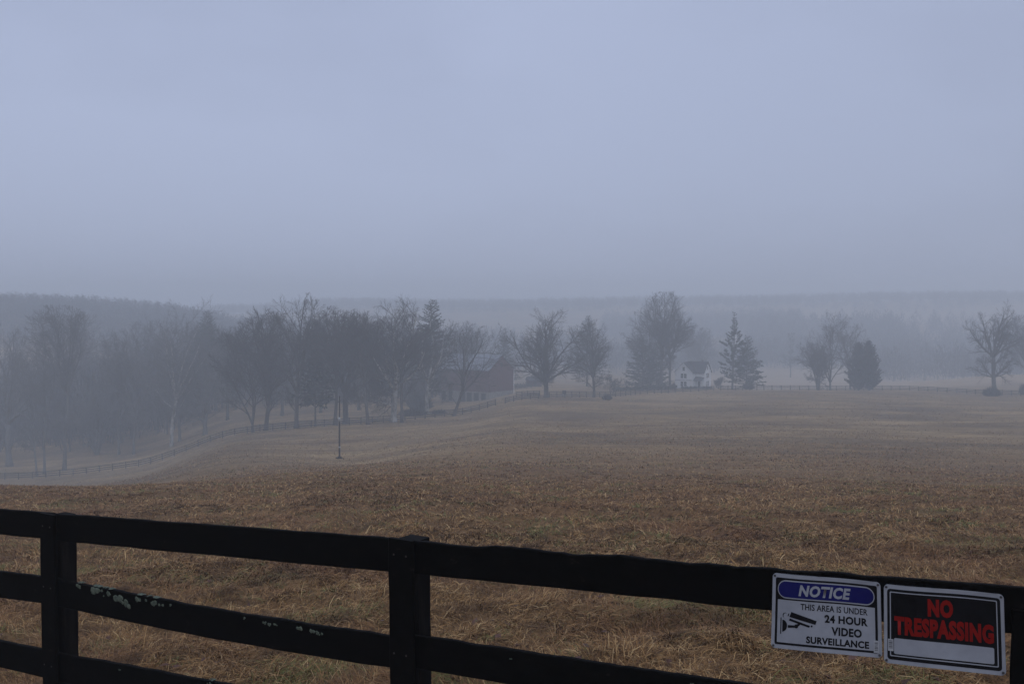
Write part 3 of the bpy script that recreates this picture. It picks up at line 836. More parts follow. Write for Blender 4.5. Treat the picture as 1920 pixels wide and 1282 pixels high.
GL = 'bare trees along the left fence'
hw = hardwood
TREES = [
 # left grove, foggy
 ('bare_tree', 'bare tree fading into the fog at the very left edge', 14, 225, 610, lambda h: hw(101, h, 11, .3, 6, 1, form='oval'), GL),
 ('bare_tree', 'thin bare tree leaning left where the fence meets the left edge', 66, 200, 660, lambda h: hw(102, h, 7, .42, 4, .9, (-.16, 0), 'tall', .2), GL),
 ('bare_tree', 'slim bare tree just right of the leaning tree at the left end of the fence', 79, 204, 622, lambda h: hw(103, h, 8, .4, 4, 1, (.02, 0), 'tall', .24), GL),
 ('bare_tree', 'tall straight bare tree with thick trunk near the left end of the fence', 117, 207, 572, lambda h: hw(104, h, 11, .45, 6, 1.1, (0, 0), 'tall', .36), GL),
 ('shrubby_tree', 'low arching many stemmed tree behind the left end of the fence', 180, 230, 668, lambda h: shoots(105, h, 11, 6, .95), GL),
 ('bare_tree', 'slender straight bare tree right of the arching tree', 221, 226, 604, lambda h: hw(106, h, 9, .42, 5, 1, (0, 0), 'tall', .24), GL),
 ('bare_tree', 'bare tree with long low limb reaching right over the lawn', 248, 222, 612, lambda h: hw(107, h, 11, .3, 6, 1, (.0, 0), 'oval', .27, 4), GL),
 ('pale_tree', 'tall sycamore with pale upper limbs in the left grove', 319, 216, 596, lambda h: hw(108, h, 12.5, .36, 6, .9, (0, 0), 'oval', .38, 4), GL),
 ('bare_tree', 'forked bare tree close behind the pale limbed sycamore', 335, 222, 612, lambda h: hw(109, h, 9, .2, 4, 1, (.03, 0), 'vase', .34, 1), GL),
 ('bare_tree', 'short thick trunked bare tree with level limbs spreading left', 383, 217, 650, lambda h: hw(110, h, 13, .22, 6, 1, (0, 0), 'wide', .52, 5), GL),
 ('bare_tree', 'distant thin bare tree between the thick trunk and the twin trunks', 441, 262, 628, lambda h: hw(111, h, 9, .4, 5, 1, (0, 0), 'tall', .24), GL),
 ('bare_tree', 'bare tree of two thin parallel trunks at the fence', 473, 190, 578, lambda h: hw(112, h, 9, .06, 2, 1.5, (0, 0), 'tall', .34, 0), GL),
 ('bare_tree', 'bare tree with bundled upright trunks beside the twin trunks', 497, 192, 572, lambda h: hw(113, h, 10, .18, 6, 1.1, (0, 0), 'tall', .46, 1), GL),
 ('bare_tree', 'tallest bare tree of the row with open twiggy top', 555, 188, 549, lambda h: hw(114, h, 11.5, .26, 6, 1.05, (.0, 0), 'oval', .42, 2), GL),
 ('bare_tree', 'bare tree directly behind the utility pole', 627, 190, 580, lambda h: hw(115, h, 9.5, .3, 5, 1.05, (.02, 0), 'tall', .34, 2), GL),
 ('bare_tree', 'bare tree with very broad trunk just right of the utility pole', 647, 193, 574, lambda h: hw(116, h, 11, .25, 7, 1.1, (0, 0), 'oval', .58, 2), GL),
 ('bare_tree', 'bare tree whose bare trunk leans left above the fence', 690, 187, 578, lambda h: hw(117, h, 11, .32, 5, 1.05, (-.10, 0), 'oval', .33, 3), GL),
 ('pale_tree', 'huge spreading bare tree with pale limbs left of the barn', 737, 193, 588, lambda h: hw(118, h, 16.5, .30, 8, 1.1, (.03, 0), 'wide', .60, 4), GL),
 ('bare_tree', 'slim dark trunk standing against the huge pale limbed tree', 753, 191, 585, lambda h: hw(119, h, 9, .4, 4, 1, (0, 0), 'tall', .30, 1), GL),
 ('pale_tree', 'pale barked bare tree beside the brush pile near the barn', 800, 216, 596, lambda h: hw(120, h, 9.5, .32, 6, .95, (.02, 0), 'wide', .44, 4), GL),
 ('bare_tree', 'crooked bare tree leaning right in front of the red barn', 850, 203, 600, lambda h: hw(121, h, 12, .26, 5, .8, (.24, 0), 'oval', .34, 2), GL),
 ('bare_tree', 'bare tree rising behind the red barn roof', 872, 305, 604, lambda h: hw(122, h, 12, .3, 6, 1.1, (0, 0), 'oval', .36, 2), 'bare trees around the farm buildings'),
 ('bare_tree', 'bare tree behind the row between the twin trunks and tallest tree', 528, 235, 592, lambda h: hw(123, h, 11, .3, 6, 1.1, (0, 0), 'oval', .36, 2), GL),
 ('bare_tree', 'bare tree filling the gap behind the conifer with a bare lower trunk', 600, 236, 588, lambda h: hw(124, h, 11, .35, 6, 1.1, (0, 0), 'oval', .33, 2), GL),
 ('bare_tree', 'bare tree set back behind the trunk that leans left', 672, 240, 586, lambda h: hw(125, h, 12, .35, 6, 1.1, (0, 0), 'oval', .34, 2), GL),
 ('bare_tree', 'bare tree set back behind the left sycamore', 290, 258, 600, lambda h: hw(126, h, 13, .35, 6, 1.1, (0, 0), 'oval', .34, 2), GL),
 ('bare_tree', 'bare tree set back between the tall straight tree and the arching tree', 150, 262, 590, lambda h: hw(127, h, 13, .35, 6, 1.1, (0, 0), 'oval', .34, 2), GL),
 ('bare_tree', 'bare tree filling the gap between the thick level limbed tree and the twin trunks', 425, 238, 612, lambda h: hw(128, h, 11, .34, 6, 1.1, (0, 0), 'oval', .34, 2), GL),
 ('bare_tree', 'bare tree set back at the right of the thick level limbed tree', 404, 268, 606, lambda h: hw(129, h, 11, .34, 6, 1.1, (0, 0), 'oval', .34, 2), GL),
 # centre and right
 ('oak_tree', 'lone bare oak with a broad rounded crown right of the barn', 1024, 228, 594, lambda h: hw(201, h, 15, .19, 9, .98, (0, 0), 'wide', .62, 4), 'bare trees around the farm buildings'),
 ('oak_tree', 'bare oak standing against the spruce right of the barn', 1114, 242, 597, lambda h: hw(202, h, 11, .24, 7, .95, (0, 0), 'oval', .36, 3), 'bare trees around the farm buildings'),
 ('sapling', 'small bare sapling behind the fence at the round bush', 1145, 246, 706, lambda h: hw(203, h, 4, .2, 4, .8, (0, 0), 'vase', .08, 1), 'bare trees around the farm buildings'),
 ('bare_tree', 'tallest bare tree with rounded top left of the white house', 1240, 286, 547, lambda h: hw(204, h, 15, .30, 8, 1.15, (.03, 0), 'oval', .5, 3), 'bare trees around the farm buildings'),
 ('bare_tree', 'bare tree with arching limbs hanging over the white house roof', 1257, 292, 598, lambda h: hw(205, h, 14, .42, 6, 1.0, (.03, 0), 'oval', .38, 1), 'bare trees around the farm buildings'),
 ('bare_tree', 'bare tree standing back left of the tallest tree by the house', 1219, 330, 576, lambda h: hw(206, h, 13, .3, 6, 1.1, (0, 0), 'oval', .4, 2), 'bare trees around the farm buildings'),
 ('bare_tree', 'round crowned bare tree behind the white house', 1316, 430, 613, lambda h: hw(207, h, 15, .3, 8, 1.2, (0, 0), 'oval', .4, 3), 'bare trees around the farm buildings'),
 ('shrubby_tree', 'bare arching shrub between the white house and the tall pine', 1348, 298, 704, lambda h: shoots(208, h, 6, 5, .7), 'bare trees around the farm buildings'),
 ('shrubby_tree', 'bare tree with low limb sweeping left at the right fence', 1535, 284, 616, lambda h: shoots(209, h, 15, 5, .85), 'bare trees along the right fence'),
 ('bare_tree', 'twin stemmed bare tree left of the dark cedar', 1558, 285, 604, lambda h: hw(210, h, 11, .1, 4, 1.0, (.02, 0), 'vase', .34, 1), 'bare trees along the right fence'),
 ('bare_tree', 'bare tree with thin arching top just behind the dark cedar', 1596, 300, 606, lambda h: hw(211, h, 10, .3, 5, .9, (-.05, 0), 'vase', .26, 1), 'bare trees along the right fence'),
 ('oak_tree', 'old bare oak with broken top rising from a bush at the right', 1868, 252, 586, lambda h: hw(212, h, 13, .46, 7, .85, (0, 0), 'wide', .55, 8), 'bare trees along the right fence'),
 ('bare_tree', 'dense bare tree cut by the right edge behind the old oak', 1925, 310, 590, lambda h: hw(213, h, 16, .3, 7, 1.15, (0, 0), 'oval', .4, 3), 'bare trees along the right fence'),
]
for (name, label, px, Y, top, fn, grp) in TREES:
    grey = px < 400                                         # thicker fog at the left end is put into lighter bark and twig colours
    place(name, label, px, Y, top, fn, grp, 'pale_bark' if name == 'pale_tree' else 'fog_tint_bark' if grey else 'bark', twig='fog_tint_twig' if grey else None)

GC = 'evergreen trees of the farm'
CON = [
 ('spruce_tree', 'spruce tip showing above the foggy left grove', 391, 262, 581, lambda h: conifer(301, h, 12, .2), 'spruce'),
 ('pine_tree', 'dark conifer with bare lower trunk in the fence row', 590, 189, 655, lambda h: conifer(302, h, 7.5, .30, 'spruce', 1.2), 'spruce'),
 ('spruce_tree', 'tall ragged spruce rising left of the barn', 801, 238, 559, lambda h: conifer(303, h, 10.5, .42), 'spruce'),
 ('spruce_tree', 'pointed spruce standing behind the right end of the barn', 942, 335, 614, lambda h: conifer(304, h, 9, .08), 'spruce'),
 ('spruce_tree', 'broad spruce between the round oak and the white house', 1101, 325, 591, lambda h: conifer(305, h, 12, .18), 'spruce'),
 ('spruce_tree', 'wide dark spruce under the tallest tree left of the house', 1206, 292, 626, lambda h: conifer(306, h, 10.5, .05), 'spruce'),
 ('spruce_tree', 'dark spruce close against the left wall of the house', 1231, 300, 645, lambda h: conifer(307, h, 7.5, .05), 'spruce'),
 ('pine_tree', 'tall white pine with layered gaps right of the house', 1374, 288, 584, lambda h: conifer(308, h, 8.6, .13, 'pine', 1.25), 'pine'),
 ('spruce_tree', 'shorter conifer leaning against the tall white pine', 1400, 292, 628, lambda h: conifer(309, h, 9.5, .12), 'spruce'),
 ('pine_tree', 'faint far conifer standing alone in the pale back field', 1483, 490, 626, lambda h: conifer(310, h, 12, .25, 'pine', 1.1), 'pine'),
 ('cedar_tree', 'dense dark cedar with rounded sides at the right fence', 1611, 283, 647, lambda h: conifer(311, h, 7.6, .0, 'cedar', 1.15), 'cedar'),
 ('cedar_tree', 'dense dark cedar merging with its twin, right one of the pair', 1631, 284, 644, lambda h: conifer(312, h, 7.6, .0, 'cedar', 1.15), 'cedar'),
]
for (name, label, px, Y, top, fn, lf) in CON:
    place(name, label, px, Y, top, fn, GC, 'bark', lf)

def bush(name, label, px, Y, w, h, mat, n=420, seed=1, cat='bush'):
    rd = random.Random(seed); X, Yw, z = spot(px, Y)
    mb = MB()
    for i in range(n):
        a = rd.random() * 6.28; q = math.sqrt(rd.random()); e = rd.random() ** .7
        b = Vector((math.cos(a) * q * w * .22, math.sin(a) * q * w * .2, -.05))
        tip = Vector((math.cos(a) * q * w * .5 * (1.1 - .25 * e), math.sin(a) * q * w * .42, h * (.25 + .8 * e) * (1.05 - .5 * q * q) * rd.uniform(.7, 1.1)))
        mid = b.lerp(tip, .55) + Vector((rd.gauss(0, .12), rd.gauss(0, .12), .12 * h))
        s = Vector((rd.gauss(0, 1), rd.gauss(0, 1), rd.gauss(0, .4))).normalized() * rd.uniform(.015, .05) * max(1, w * .3)
        mb.add([b - s * .5, b + s * .5, mid + s, tip, mid - s], [(0, 1, 2, 3, 4)])
    o = mb.build(name, M[mat])
    o.location = (X, Yw, z)
    return tag(o, label, cat)
bush('round_bush', 'round bare bush standing alone inside the field fence', 1138, 226, 3.2, 1.7, 'brush', 420, 1)
bush('dark_bush', 'dark bush around the foot of the old oak', 1861, 251, 5.2, 2.6, 'cedar', 900, 2)
bush('dark_bush', 'dark bush at the right edge beyond the far fence', 1921, 262, 3.2, 3.2, 'cedar', 500, 3)
bush('dark_bush', 'dark low bush under the conifer right of the white house', 1404, 300, 4.6, 2.8, 'cedar', 700, 4)
bush('brush_pile', 'dark pile of cut brush left of the barn', 775, 212, 7.5, 2.0, 'brush', 1000, 5, 'brush pile')
bush('brush_pile', 'low dark heap of brush between the fence and the barn', 822, 214, 4.2, 1.3, 'brush', 500, 6, 'brush pile')
bush('weed_clump', 'weeds around the foot of the utility pole', 635, 115, .9, .3, 'brush', 160, 7, 'weeds')
bush('garden_shrub', 'small pale shrub at the left wall of the white house', 1264, 300, 1.8, 2.2, 'brush', 240, 8)
bush('thicket', 'bare thicket of saplings left of the barn behind the brush', 785, 232, 8.0, 6.0, 'twig', 380, 9)

def hedge(px0, Y0, px1, Y1, h, w, label, mat='cedar', n=2600, seed=3):
    rd = random.Random(seed); mb = MB()
    a = np.array(spot(px0, Y0)); b = np.array(spot(px1, Y1))
    for i in range(n):
        t = rd.random(); x = a[0] + (b[0] - a[0]) * t; y = a[1] + (b[1] - a[1]) * t + rd.uniform(-.5, .5) * w
        z = gz(x, y) + rd.random() ** .6 * h * (0.75 + .5 * math.sin(t * 23 + seed) ** 2 * rd.random())
        s = rd.uniform(.1, .28); d = Vector((rd.gauss(0, 1), rd.gauss(0, 1), rd.gauss(0, 1))).normalized() * s; e = Vector((rd.gauss(0, 1), rd.gauss(0, 1), rd.gauss(0, 1))).normalized() * s * .6
        p = Vector((x, y, z)) - Vector(a)
        mb.add([p - d, p + e, p + d, p - e], [(0, 1, 2, 3)])
    o = mb.build('hedge', M[mat]); o.location = a
    return tag(o, label, 'hedge')
hedge(1150, 276, 1270, 284, 1.3, 1.6, 'low dark hedge behind the fence left of the white house')
hedge(1278, 293, 1336, 293, .8, 1.4, 'low hedge along the front of the white house', n=1300, seed=4)
hedge(960, 300, 998, 308, 1.6, 1.2, 'dark hedge between the barn and the shed', n=900, seed=5)

# ---- far-off bare woods (each one mass)
def wood(name, label, spots_, hmin, hmax, per=70, wmul=1.0, mat='twig', fl=1.0):
    X, Y = spots_
    n = len(X); Z = ground(X, Y) - .3
    h = hmin + (hmax - hmin) * rng.random(n); cw = h * (.36 + .2 * rng.random(n))
    k = np.repeat(np.arange(n), per); m = len(k)
    a = rng.random(m) * 6.283; q = np.sqrt(rng.random(m)); e = rng.random(m)
    ze = .28 + .72 * e
    prof = np.sin(np.clip((ze - .1) / .95, 0, 1) * math.pi) ** .6
    tip = np.stack([X[k] + np.cos(a) * q * cw[k] * prof, Y[k] + np.sin(a) * q * cw[k] * prof, Z[k] + h[k] * (ze * (1 - .34 * q * q))], -1)
    L = h[k] * (.10 + .16 * rng.random(m)) * fl
    base = tip - np.stack([np.cos(a) * q * L * .5, np.sin(a) * q * L * .5, L * (.55 + .4 * rng.random(m))], -1)
    s = np.stack([np.cos(a + 1.57), np.sin(a + 1.57), np.zeros(m)], -1) * (h[k] * .006 * wmul * (.5 + rng.random(m)))[:, None]
    v1 = np.stack([base - s, base + s, tip], 1).reshape(-1, 3)
    r = (h * .011)[:, None]
    bx = np.stack([X, Y, Z], -1); tx = bx + np.stack([rng.normal(0, .4, n), rng.normal(0, .4, n), h * .8], -1)
    ex = np.array([[1, 0, 0]]) * r; ey = np.array([[0, 1, 0]]) * r
    v2 = np.stack([bx - ex, bx + ex, tx, bx - ey, bx + ey, tx], 1).reshape(-1, 3)
    V = np.concatenate([v1, v2]); l = np.arange(len(V))
    o = fast_mesh(name, V, l, np.full(len(V) // 3, 3), M[mat])
    return tag(o, label, 'woodland', kind='stuff')
def area(n, px0, px1, y0, y1):
    p = px0 + (px1 - px0) * rng.random(n); Y = y0 + (y1 - y0) * rng.random(n)
    return (p - CX) / FPX * Y, Y
wood('woods', 'bare wood deep in fog behind the left end of the fence', area(230, -300, 330, 242, 320), 16, 21, 300, .7)
wood('woods', 'bare wood in fog behind the lawn of the left grove', area(330, -300, 830, 262, 330), 17, 22, 300, .85)
wood('woods', 'wooded hill in fog above the left grove', area(1500, -320, 500, 430, 600), 11, 12.6, 170, 3.6, 'twig', .28)
wood('woods', 'bare wood in the valley behind the barn and the white house', area(520, 480, 1420, 500, 690), 13, 18, 160, 2.2, 'twig', .7)
wood('woods', 'bare wood on the valley floor behind the dark cedar', area(330, 1400, 1700, 570, 740), 16, 21, 180, 2.2, 'twig', .7)
wood('woods', 'bare wood behind the pale rise at the right', area(620, 1640, 2300, 455, 740), 14, 20, 180, 2.0, 'twig', .7)
wood('woods', 'mid distance wood on the slope behind the white house', area(520, 1130, 1500, 740, 860), 13, 16, 120, 3.2, 'twig', .5)
wood('woods', 'far wooded ridge along the foggy horizon', area(3600, 380, 2300, 930, 1110), 9, 12, 80, 6.5, 'twig', .3)

# ------------------------------------------------------------------ far board fences
def run(label, pts, group, rails=3, h=1.3):
    P = []
    for (px, Y) in pts: P.append(np.array(spot(px, Y)[:2]))
    seg = [np.linalg.norm(P[i + 1] - P[i]) for i in range(len(P) - 1)]
    tot = sum(seg); n = max(2, int(round(tot / 2.6)))
    def along(s):
        for i, L in enumerate(seg):
            if s <= L or i == len(seg) - 1: return P[i] + (P[i + 1] - P[i]) * (s / L)
            s -= L
    S = [along(tot * k / n) for k in range(n + 1)]
    o = np.array([S[0][0], S[0][1], gz(*S[0])])
    root = thing('board_fence', label, 'fence', o, 0, group)
    Zs = [gz(*s) for s in S]
    for s, z in zip(S, Zs):
        mb = MB(); mb.box(-.075, .075, -.075, .075, -.3, h + .06 + random.uniform(-.04, .05))
        p = mb.build('post', M['far_board'], root); p.location = (s[0] - o[0], s[1] - o[1], z - o[2])
        p.rotation_euler = (random.gauss(0, .02), random.gauss(0, .02), random.random())
    for r in range(rails):
        mb = MB(); top = h - r * .40
        for k in range(n):
            a, b = S[k], S[k + 1]; d = (b - a) / np.linalg.norm(b - a); nn = np.array([d[1], -d[0]]) 
            if nn[1] > 0: nn = -nn
            vs = []
            for (s, z) in ((a, Zs[k]), (b, Zs[k + 1])):
                for (q, zz) in ((.078, top), (.104, top), (.104, top - .15), (.078, top - .15)):
                    vs.append((s[0] + nn[0] * q - o[0], s[1] + nn[1] * q - o[1], z + zz - o[2] + random.gauss(0, .006)))
            mb.add(vs, [(0, 1, 5, 4), (1, 2, 6, 5), (2, 3, 7, 6), (3, 0, 4, 7), (0, 3, 2, 1), (4, 5, 6, 7)])
        mb.build('rail', M['far_board'], root)
GF = 'dark board fences across the valley'
run('far dark fence running from the left edge up to the gate gap by the barn', [(-150, 193), (20, 194), (120, 195), (250, 195), (450, 190), (640, 186), (760, 196), (850, 205), (929, 215)], GF)
run('short dark fence climbing from the gate gap to the round oak', [(947, 214), (975, 218), (1010, 223)], GF)
run('dark fence behind the gate gap in front of the barn corner', [(968, 246), (1012, 236)], GF, 3)
run('dark fence from the round oak to the white house', [(1030, 228), (1120, 240), (1200, 258), (1267, 266), (1339, 272)], GF)
run('dark fence past the cedars to the right edge', [(1352, 275), (1440, 283), (1655, 283), (1815, 266), (1990, 243)], GF)

# box on the fence
X, Y, z = spot(1058, 230.5)
fb = thing('feed_box', 'small dark box fixed at the fence right of the round oak', 'feed box', (X, Y, z))
mb = MB(); mb.box(-.42, .42, -.3, .3, .75, 1.5); mb.build('box', M['far_board'], fb)
mb = MB(); mb.box(-.48, .48, -.36, .36, 1.503, 1.56); mb.build('lid', M['far_board'], fb)
for sx in (-.3, .3):
    mb = MB(); mb.box(sx - .05, sx + .05, -.05, .05, -.2, .748); mb.build('leg', M['far_board'], fb)

# ------------------------------------------------------------------ poles
M['pole'] = two_tone('pole_wood', (0.035, 0.03, 0.028), (0.07, 0.06, 0.052), 4.0, 0.85, (3, 3, .3), .3)
M['steel'] = two_tone('galvanised', (0.30, 0.31, 0.32), (0.45, 0.46, 0.47), 6.0, 0.5)
X, Y, z = spot(635.5, 115)
up = thing('utility_pole', 'slender dark wooden pole standing alone in the field', 'pole', (X, Y, z))
mb = MB(); Hp = zat(635, 742, 115) + CAMZ - z
mb.tube([(0, 0, -.4), (0, 0, Hp * .5), (.03, 0, Hp)], [.105, .09, .07], 10); mb.build('shaft', M['pole'], up, True)
for (zz, hh) in ((zat(635, 838, 115) + CAMZ - z, .16), (zat(635, 786, 115) + CAMZ - z, .5)):
    mb = MB(); mb.tube([(0, 0, zz - hh / 2), (0, 0, zz + hh / 2)], [.115, .112], 10); mb.build('band', M['steel'], up, True)

def lamp(px, Y, top, label, arm=True):
    X, Yw, z = spot(px, Y); H = zat(px, top, Y) + CAMZ - z
    r = thing('lamp_post', label, 'lamp post', (X, Yw, z))
    mb = MB(); mb.tube([(0, 0, -.3), (0, 0, H)], [.10, .07], 8); mb.build('shaft', M['pole'], r, True)
    mb = MB(); mb.tube([(0, 0, H - .35), (.25, -.15, H - .05), (.7, -.3, H + .05)], .035, 6); mb.build('arm', M['steel'], r, True)
    mb = MB(); mb.tube([(.7, -.3, H + .12), (.72, -.31, H - .02), (.74, -.32, H - .28)], [.12, .26, .30], 10); mb.build('lamp_head', M['steel'], r, True)
lamp(707, 246, 702, 'thin lamp post with pale head between the fence row trees')

# ------------------------------------------------------------------ red barn
def wallmat(name, c1, c2, period, vertical, rough=.85):
    m, t, b = base_mat(name, rough, .2)
    f = nz(t, 1.5, 5, .65)
    w = t.nodes.new('ShaderNodeTexWave'); w.wave_type = 'BANDS'; w.bands_direction = 'X' if vertical else 'Z'; w.wave_profile = 'SAW'
    w.inputs['Scale'].default_value = 2 * math.pi / period / 20 * 3.18
    tc = t.nodes.new('ShaderNodeTexCoord'); t.links.new(tc.outputs['Object'], w.inputs['Vector'])
    c = ramp(t, f, [(.3, c1), (.7, c2)])
    t.links.new(c, b.inputs['Base Color'])
    bump(t, b, w.outputs['Fac'], .5, .02)
    return m
M['barn_red'] = wallmat('barn_red_boards', (0.078, 0.031, 0.028), (0.12, 0.046, 0.041), .25, True)
M['stone'] = two_tone('field_stone', (0.14, 0.13, 0.115), (0.30, 0.28, 0.25), 2.2, .9, None, .6)
M['tin_roof'] = two_tone('tin_roof', (0.12, 0.13, 0.15), (0.19, 0.20, 0.23), .8, .45, (6, .3, 1), .1)
M['dark_void'] = two_tone('dark_timber_door', (0.012, 0.012, 0.012), (0.03, 0.027, 0.025), 3.0, .9)
M['white_trim'] = two_tone('white_trim', (0.68, 0.68, 0.67), (0.8, 0.8, 0.79), 3.0, .6)

def prism(mb, prof, y0, y1):
    """extrude an (x, z) outline along y"""
    n = len(prof)
    vs = [(x, y0, z) for x, z in prof] + [(x, y1, z) for x, z in prof]
    mb.add(vs, [(k, (k + 1) % n, n + (k + 1) % n, n + k) for k in range(n)] + [tuple(range(n))[::-1], tuple(range(n, 2 * n))])
def prismx(mb, prof, x0, x1):
    n = len(prof)
    vs = [(x0, y, z) for y, z in prof] + [(x1, y, z) for y, z in prof]
    mb.add(vs, [(k, (k + 1) % n, n + (k + 1) % n, n + k) for k in range(n)] + [tuple(range(n))[::-1], tuple(range(n, 2 * n))])

# local frame: long side faces -y, right gable at x = +L/2
BL, BG, BYAW = 17.2, 11.0, R(-37)
X, Y, z = spot(917, 268)
z = zat(917, 754, 268) + CAMZ
cx0, cy0 = BL / 2, -BG / 2                       # front right corner in local
ox = X - (cx0 * math.cos(BYAW) - cy0 * math.sin(BYAW)); oy = Y - (cx0 * math.sin(BYAW) + cy0 * math.cos(BYAW))
barn = thing('red_barn', 'red bank barn with stone base and pale tin roof', 'barn', (ox, oy, z), BYAW)
B0, BE, BR = 2.75, 8.7, 12.4                     # stone top, eave, ridge
mb = MB(); mb.box(-BL / 2 + .1, BL / 2 - .1, -BG / 2 + .1, BG / 2 - .1, -1.5, B0); mb.build('stone_base', M['stone'], barn)
mb = MB(); prismx(mb, [(-BG / 2, B0 - .06), (BG / 2, B0 - .06), (BG / 2, BE), (0, BR), (-BG / 2, BE)], -BL / 2, BL / 2)
mb.build('wall', M['barn_red'], barn)
mb = MB(); sl = (BR - BE) / (BG / 2); o_ = .45
prof = [(-BG / 2 - o_, BE - sl * o_ + .03), (0, BR + .03), (BG / 2 + o_, BE - sl * o_ + .03), (BG / 2 + o_, BE - sl * o_ + .2), (0, BR + .22), (-BG / 2 - o_, BE - sl * o_ + .2)]
prismx(mb, prof, -BL / 2 - .35, BL / 2 + .25); mb.build('roof', M['tin_roof'], barn)
for (xc, w) in ((-7.6, 1.4), (-5.2, 1.2), (-.7, 1.9), (1.6, 1.7), (4.1, 1.7), (6.6, 1.5)):
    mb = MB(); mb.box(xc - w / 2, xc + w / 2, -BG / 2 + .02, -BG / 2 + .097, -.2, 2.3); mb.build('door', M['dark_void'], barn)
mb = MB(); mb.box(BL / 2 + .002, BL / 2 + .06, -1.8, 1.8, B0 + .4, B0 + 4.2); d = mb.build('hayloft_door', M['barn_red'], barn)
mb = MB(); mb.box(BL / 2 + .002, BL / 2 + .05, -.5, .5, BE + .6, BE + 1.9); mb.build('vent', M['dark_void'], barn)
mb = MB(); px_, py_ = BL / 2 + .12, BG / 2 - .05
mb.tube([(px_, py_ + .3, BE - .25), (px_, py_, BE - .5), (px_, py_, .9), (px_ + .25, py_ - .1, .35), (px_ + 1.6, py_ + .1, .05)], .09, 8); mb.build('downspout', M['white_trim'], barn, True)

# small shed behind the oak
M['shed'] = wallmat('shed_boards', (0.05, 0.02, 0.018), (0.085, 0.035, 0.03), .25, True)
M['shingle'] = two_tone('dark_shingles', (0.028, 0.028, 0.03), (0.055, 0.055, 0.058), 3.0, .85, None, .3)
X, Y, z = spot(1001, 318)
sh = thing('shed', 'small dark red shed half hidden behind the round oak', 'shed', (X, Y, z), R(15))
mb = MB(); prismx(mb, [(-1.6, -.4), (1.6, -.4), (1.6, 2.1), (0, 3.1), (-1.6, 2.1)], -2.1, 2.1); mb.build('wall', M['shed'], sh)
mb = MB(); prismx(mb, [(-1.9, 1.94), (0, 3.13), (1.9, 1.94), (1.9, 2.06), (0, 3.26), (-1.9, 2.06)], -2.35, 2.35); mb.build('roof', M['shingle'], sh)
mb = MB(); mb.box(-.5, .5, -1.66, -1.602, -.1, 1.9); mb.build('door', M['dark_void'], sh)

# ------------------------------------------------------------------ white farmhouse
M['clapboard'] = wallmat('white_clapboard', (0.78, 0.79, 0.80), (0.88, 0.88, 0.88), .15, False)
M['glass'] = two_tone('window_glass', (0.015, 0.018, 0.02), (0.04, 0.045, 0.05), 1.0, .12, spec=.5)
HY = R(-32)
D = 306.0
hx = 57.1
z = zat(1290, 726, D) + CAMZ
house = thing('white_farmhouse', 'white clapboard farmhouse with two steep gables and a porch', 'house', (hx, D, z), HY)
house.scale = (.87, .87, .87)
MLx0, MLx1, MD = -2.9, 3.7, 6.6                 # main block x extents, depth (front at y = -MD/2)
E_, RG = 5.6, 9.0
def gable_x(x0, x1, d, e, r, yc=0): return [(yc - d / 2, -1.0), (yc + d / 2, -1.0), (yc + d / 2, e), (yc, r), (yc - d / 2, e)]
mb = MB(); prismx(mb, gable_x(MLx0, MLx1, MD, E_, RG), MLx0, MLx1); mb.build('wall', M['clapboard'], house)
WX0, WX1, WY0 = -6.0, .55, -6.1                  # front wing: gable faces -y
wc = (WX0 + WX1) / 2; wr = 8.9
mb = MB(); prism(mb, [(WX0, -1.0), (WX1, -1.0), (WX1, E_), (wc, wr), (WX0, E_)], WY0, 0.0); mb.build('wall', M['clapboard'], house)
def roof_x(x0, x1, d, e, r, ov=.4, th=.18):
    s = (r - e) / (d / 2)
    mb = MB(); prismx(mb, [(-d / 2 - ov, e - s * ov + .02), (0, r + .02), (d / 2 + ov, e - s * ov + .02), (d / 2 + ov, e - s * ov + .02 + th), (0, r + .04 + th), (-d / 2 - ov, e - s * ov + .02 + th)], x0 - .35, x1 + .3)
    return mb
rf = roof_x(MLx0, MLx1, MD, E_, RG).build('roof', M['shingle'], house)
s = (wr - E_) / ((WX1 - WX0) / 2); ov, th = .38, .18
mb = MB(); prism(mb, [(WX0 - ov, E_ - s * ov + .025), (wc, wr + .025), (WX1 + ov, E_ - s * ov + .025), (WX1 + ov, E_ - s * ov + .025 + th), (wc, wr + .045 + th), (WX0 - ov, E_ - s * ov + .025 + th)], WY0 - .3, .35); mb.build('roof', M['shingle'], house)
mb = MB(); mb.box(1.4, 2.1, .2, .9, RG - .6, RG + .95); mb.build('chimney', M['stone'], rf)
def rake(y, x0, xc, x1, e, r):                   # white barge boards on a gable facing -y
    mb = MB(); t = .22; f = s * ov
    mb.add([(x0 - ov, y, e - f), (xc, y, r), (xc, y, r - t * 1.4), (x0 - ov, y, e - f - t), (x0 - ov, y - .05, e - f), (xc, y - .05, r), (xc, y - .05, r - t * 1.4), (x0 - ov, y - .05, e - f - t)], [(0, 1, 2, 3), (4, 7, 6, 5), (0, 4, 5, 1), (3, 2, 6, 7), (0, 3, 7, 4)])
    mb.add([(x1 + ov, y, e - f), (xc, y, r), (xc, y, r - t * 1.4), (x1 + ov, y, e - f - t), (x1 + ov, y - .05, e - f), (xc, y - .05, r), (xc, y - .05, r - t * 1.4), (x1 + ov, y - .05, e - f - t)], [(0, 3, 2, 1), (4, 5, 6, 7), (0, 1, 5, 4), (3, 7, 6, 2), (0, 4, 7, 3)])
    mb.build('barge_board', M['white_trim'], house)
rake(WY0 - .24, WX0, wc, WX1, E_, wr)
mb = MB(); mb.box(WX0 - .02, WX1 + .02, WY0 - .09, WY0 - .002, 2.72, 2.92); mb.build('belt_course', M['sign_grey'], house)
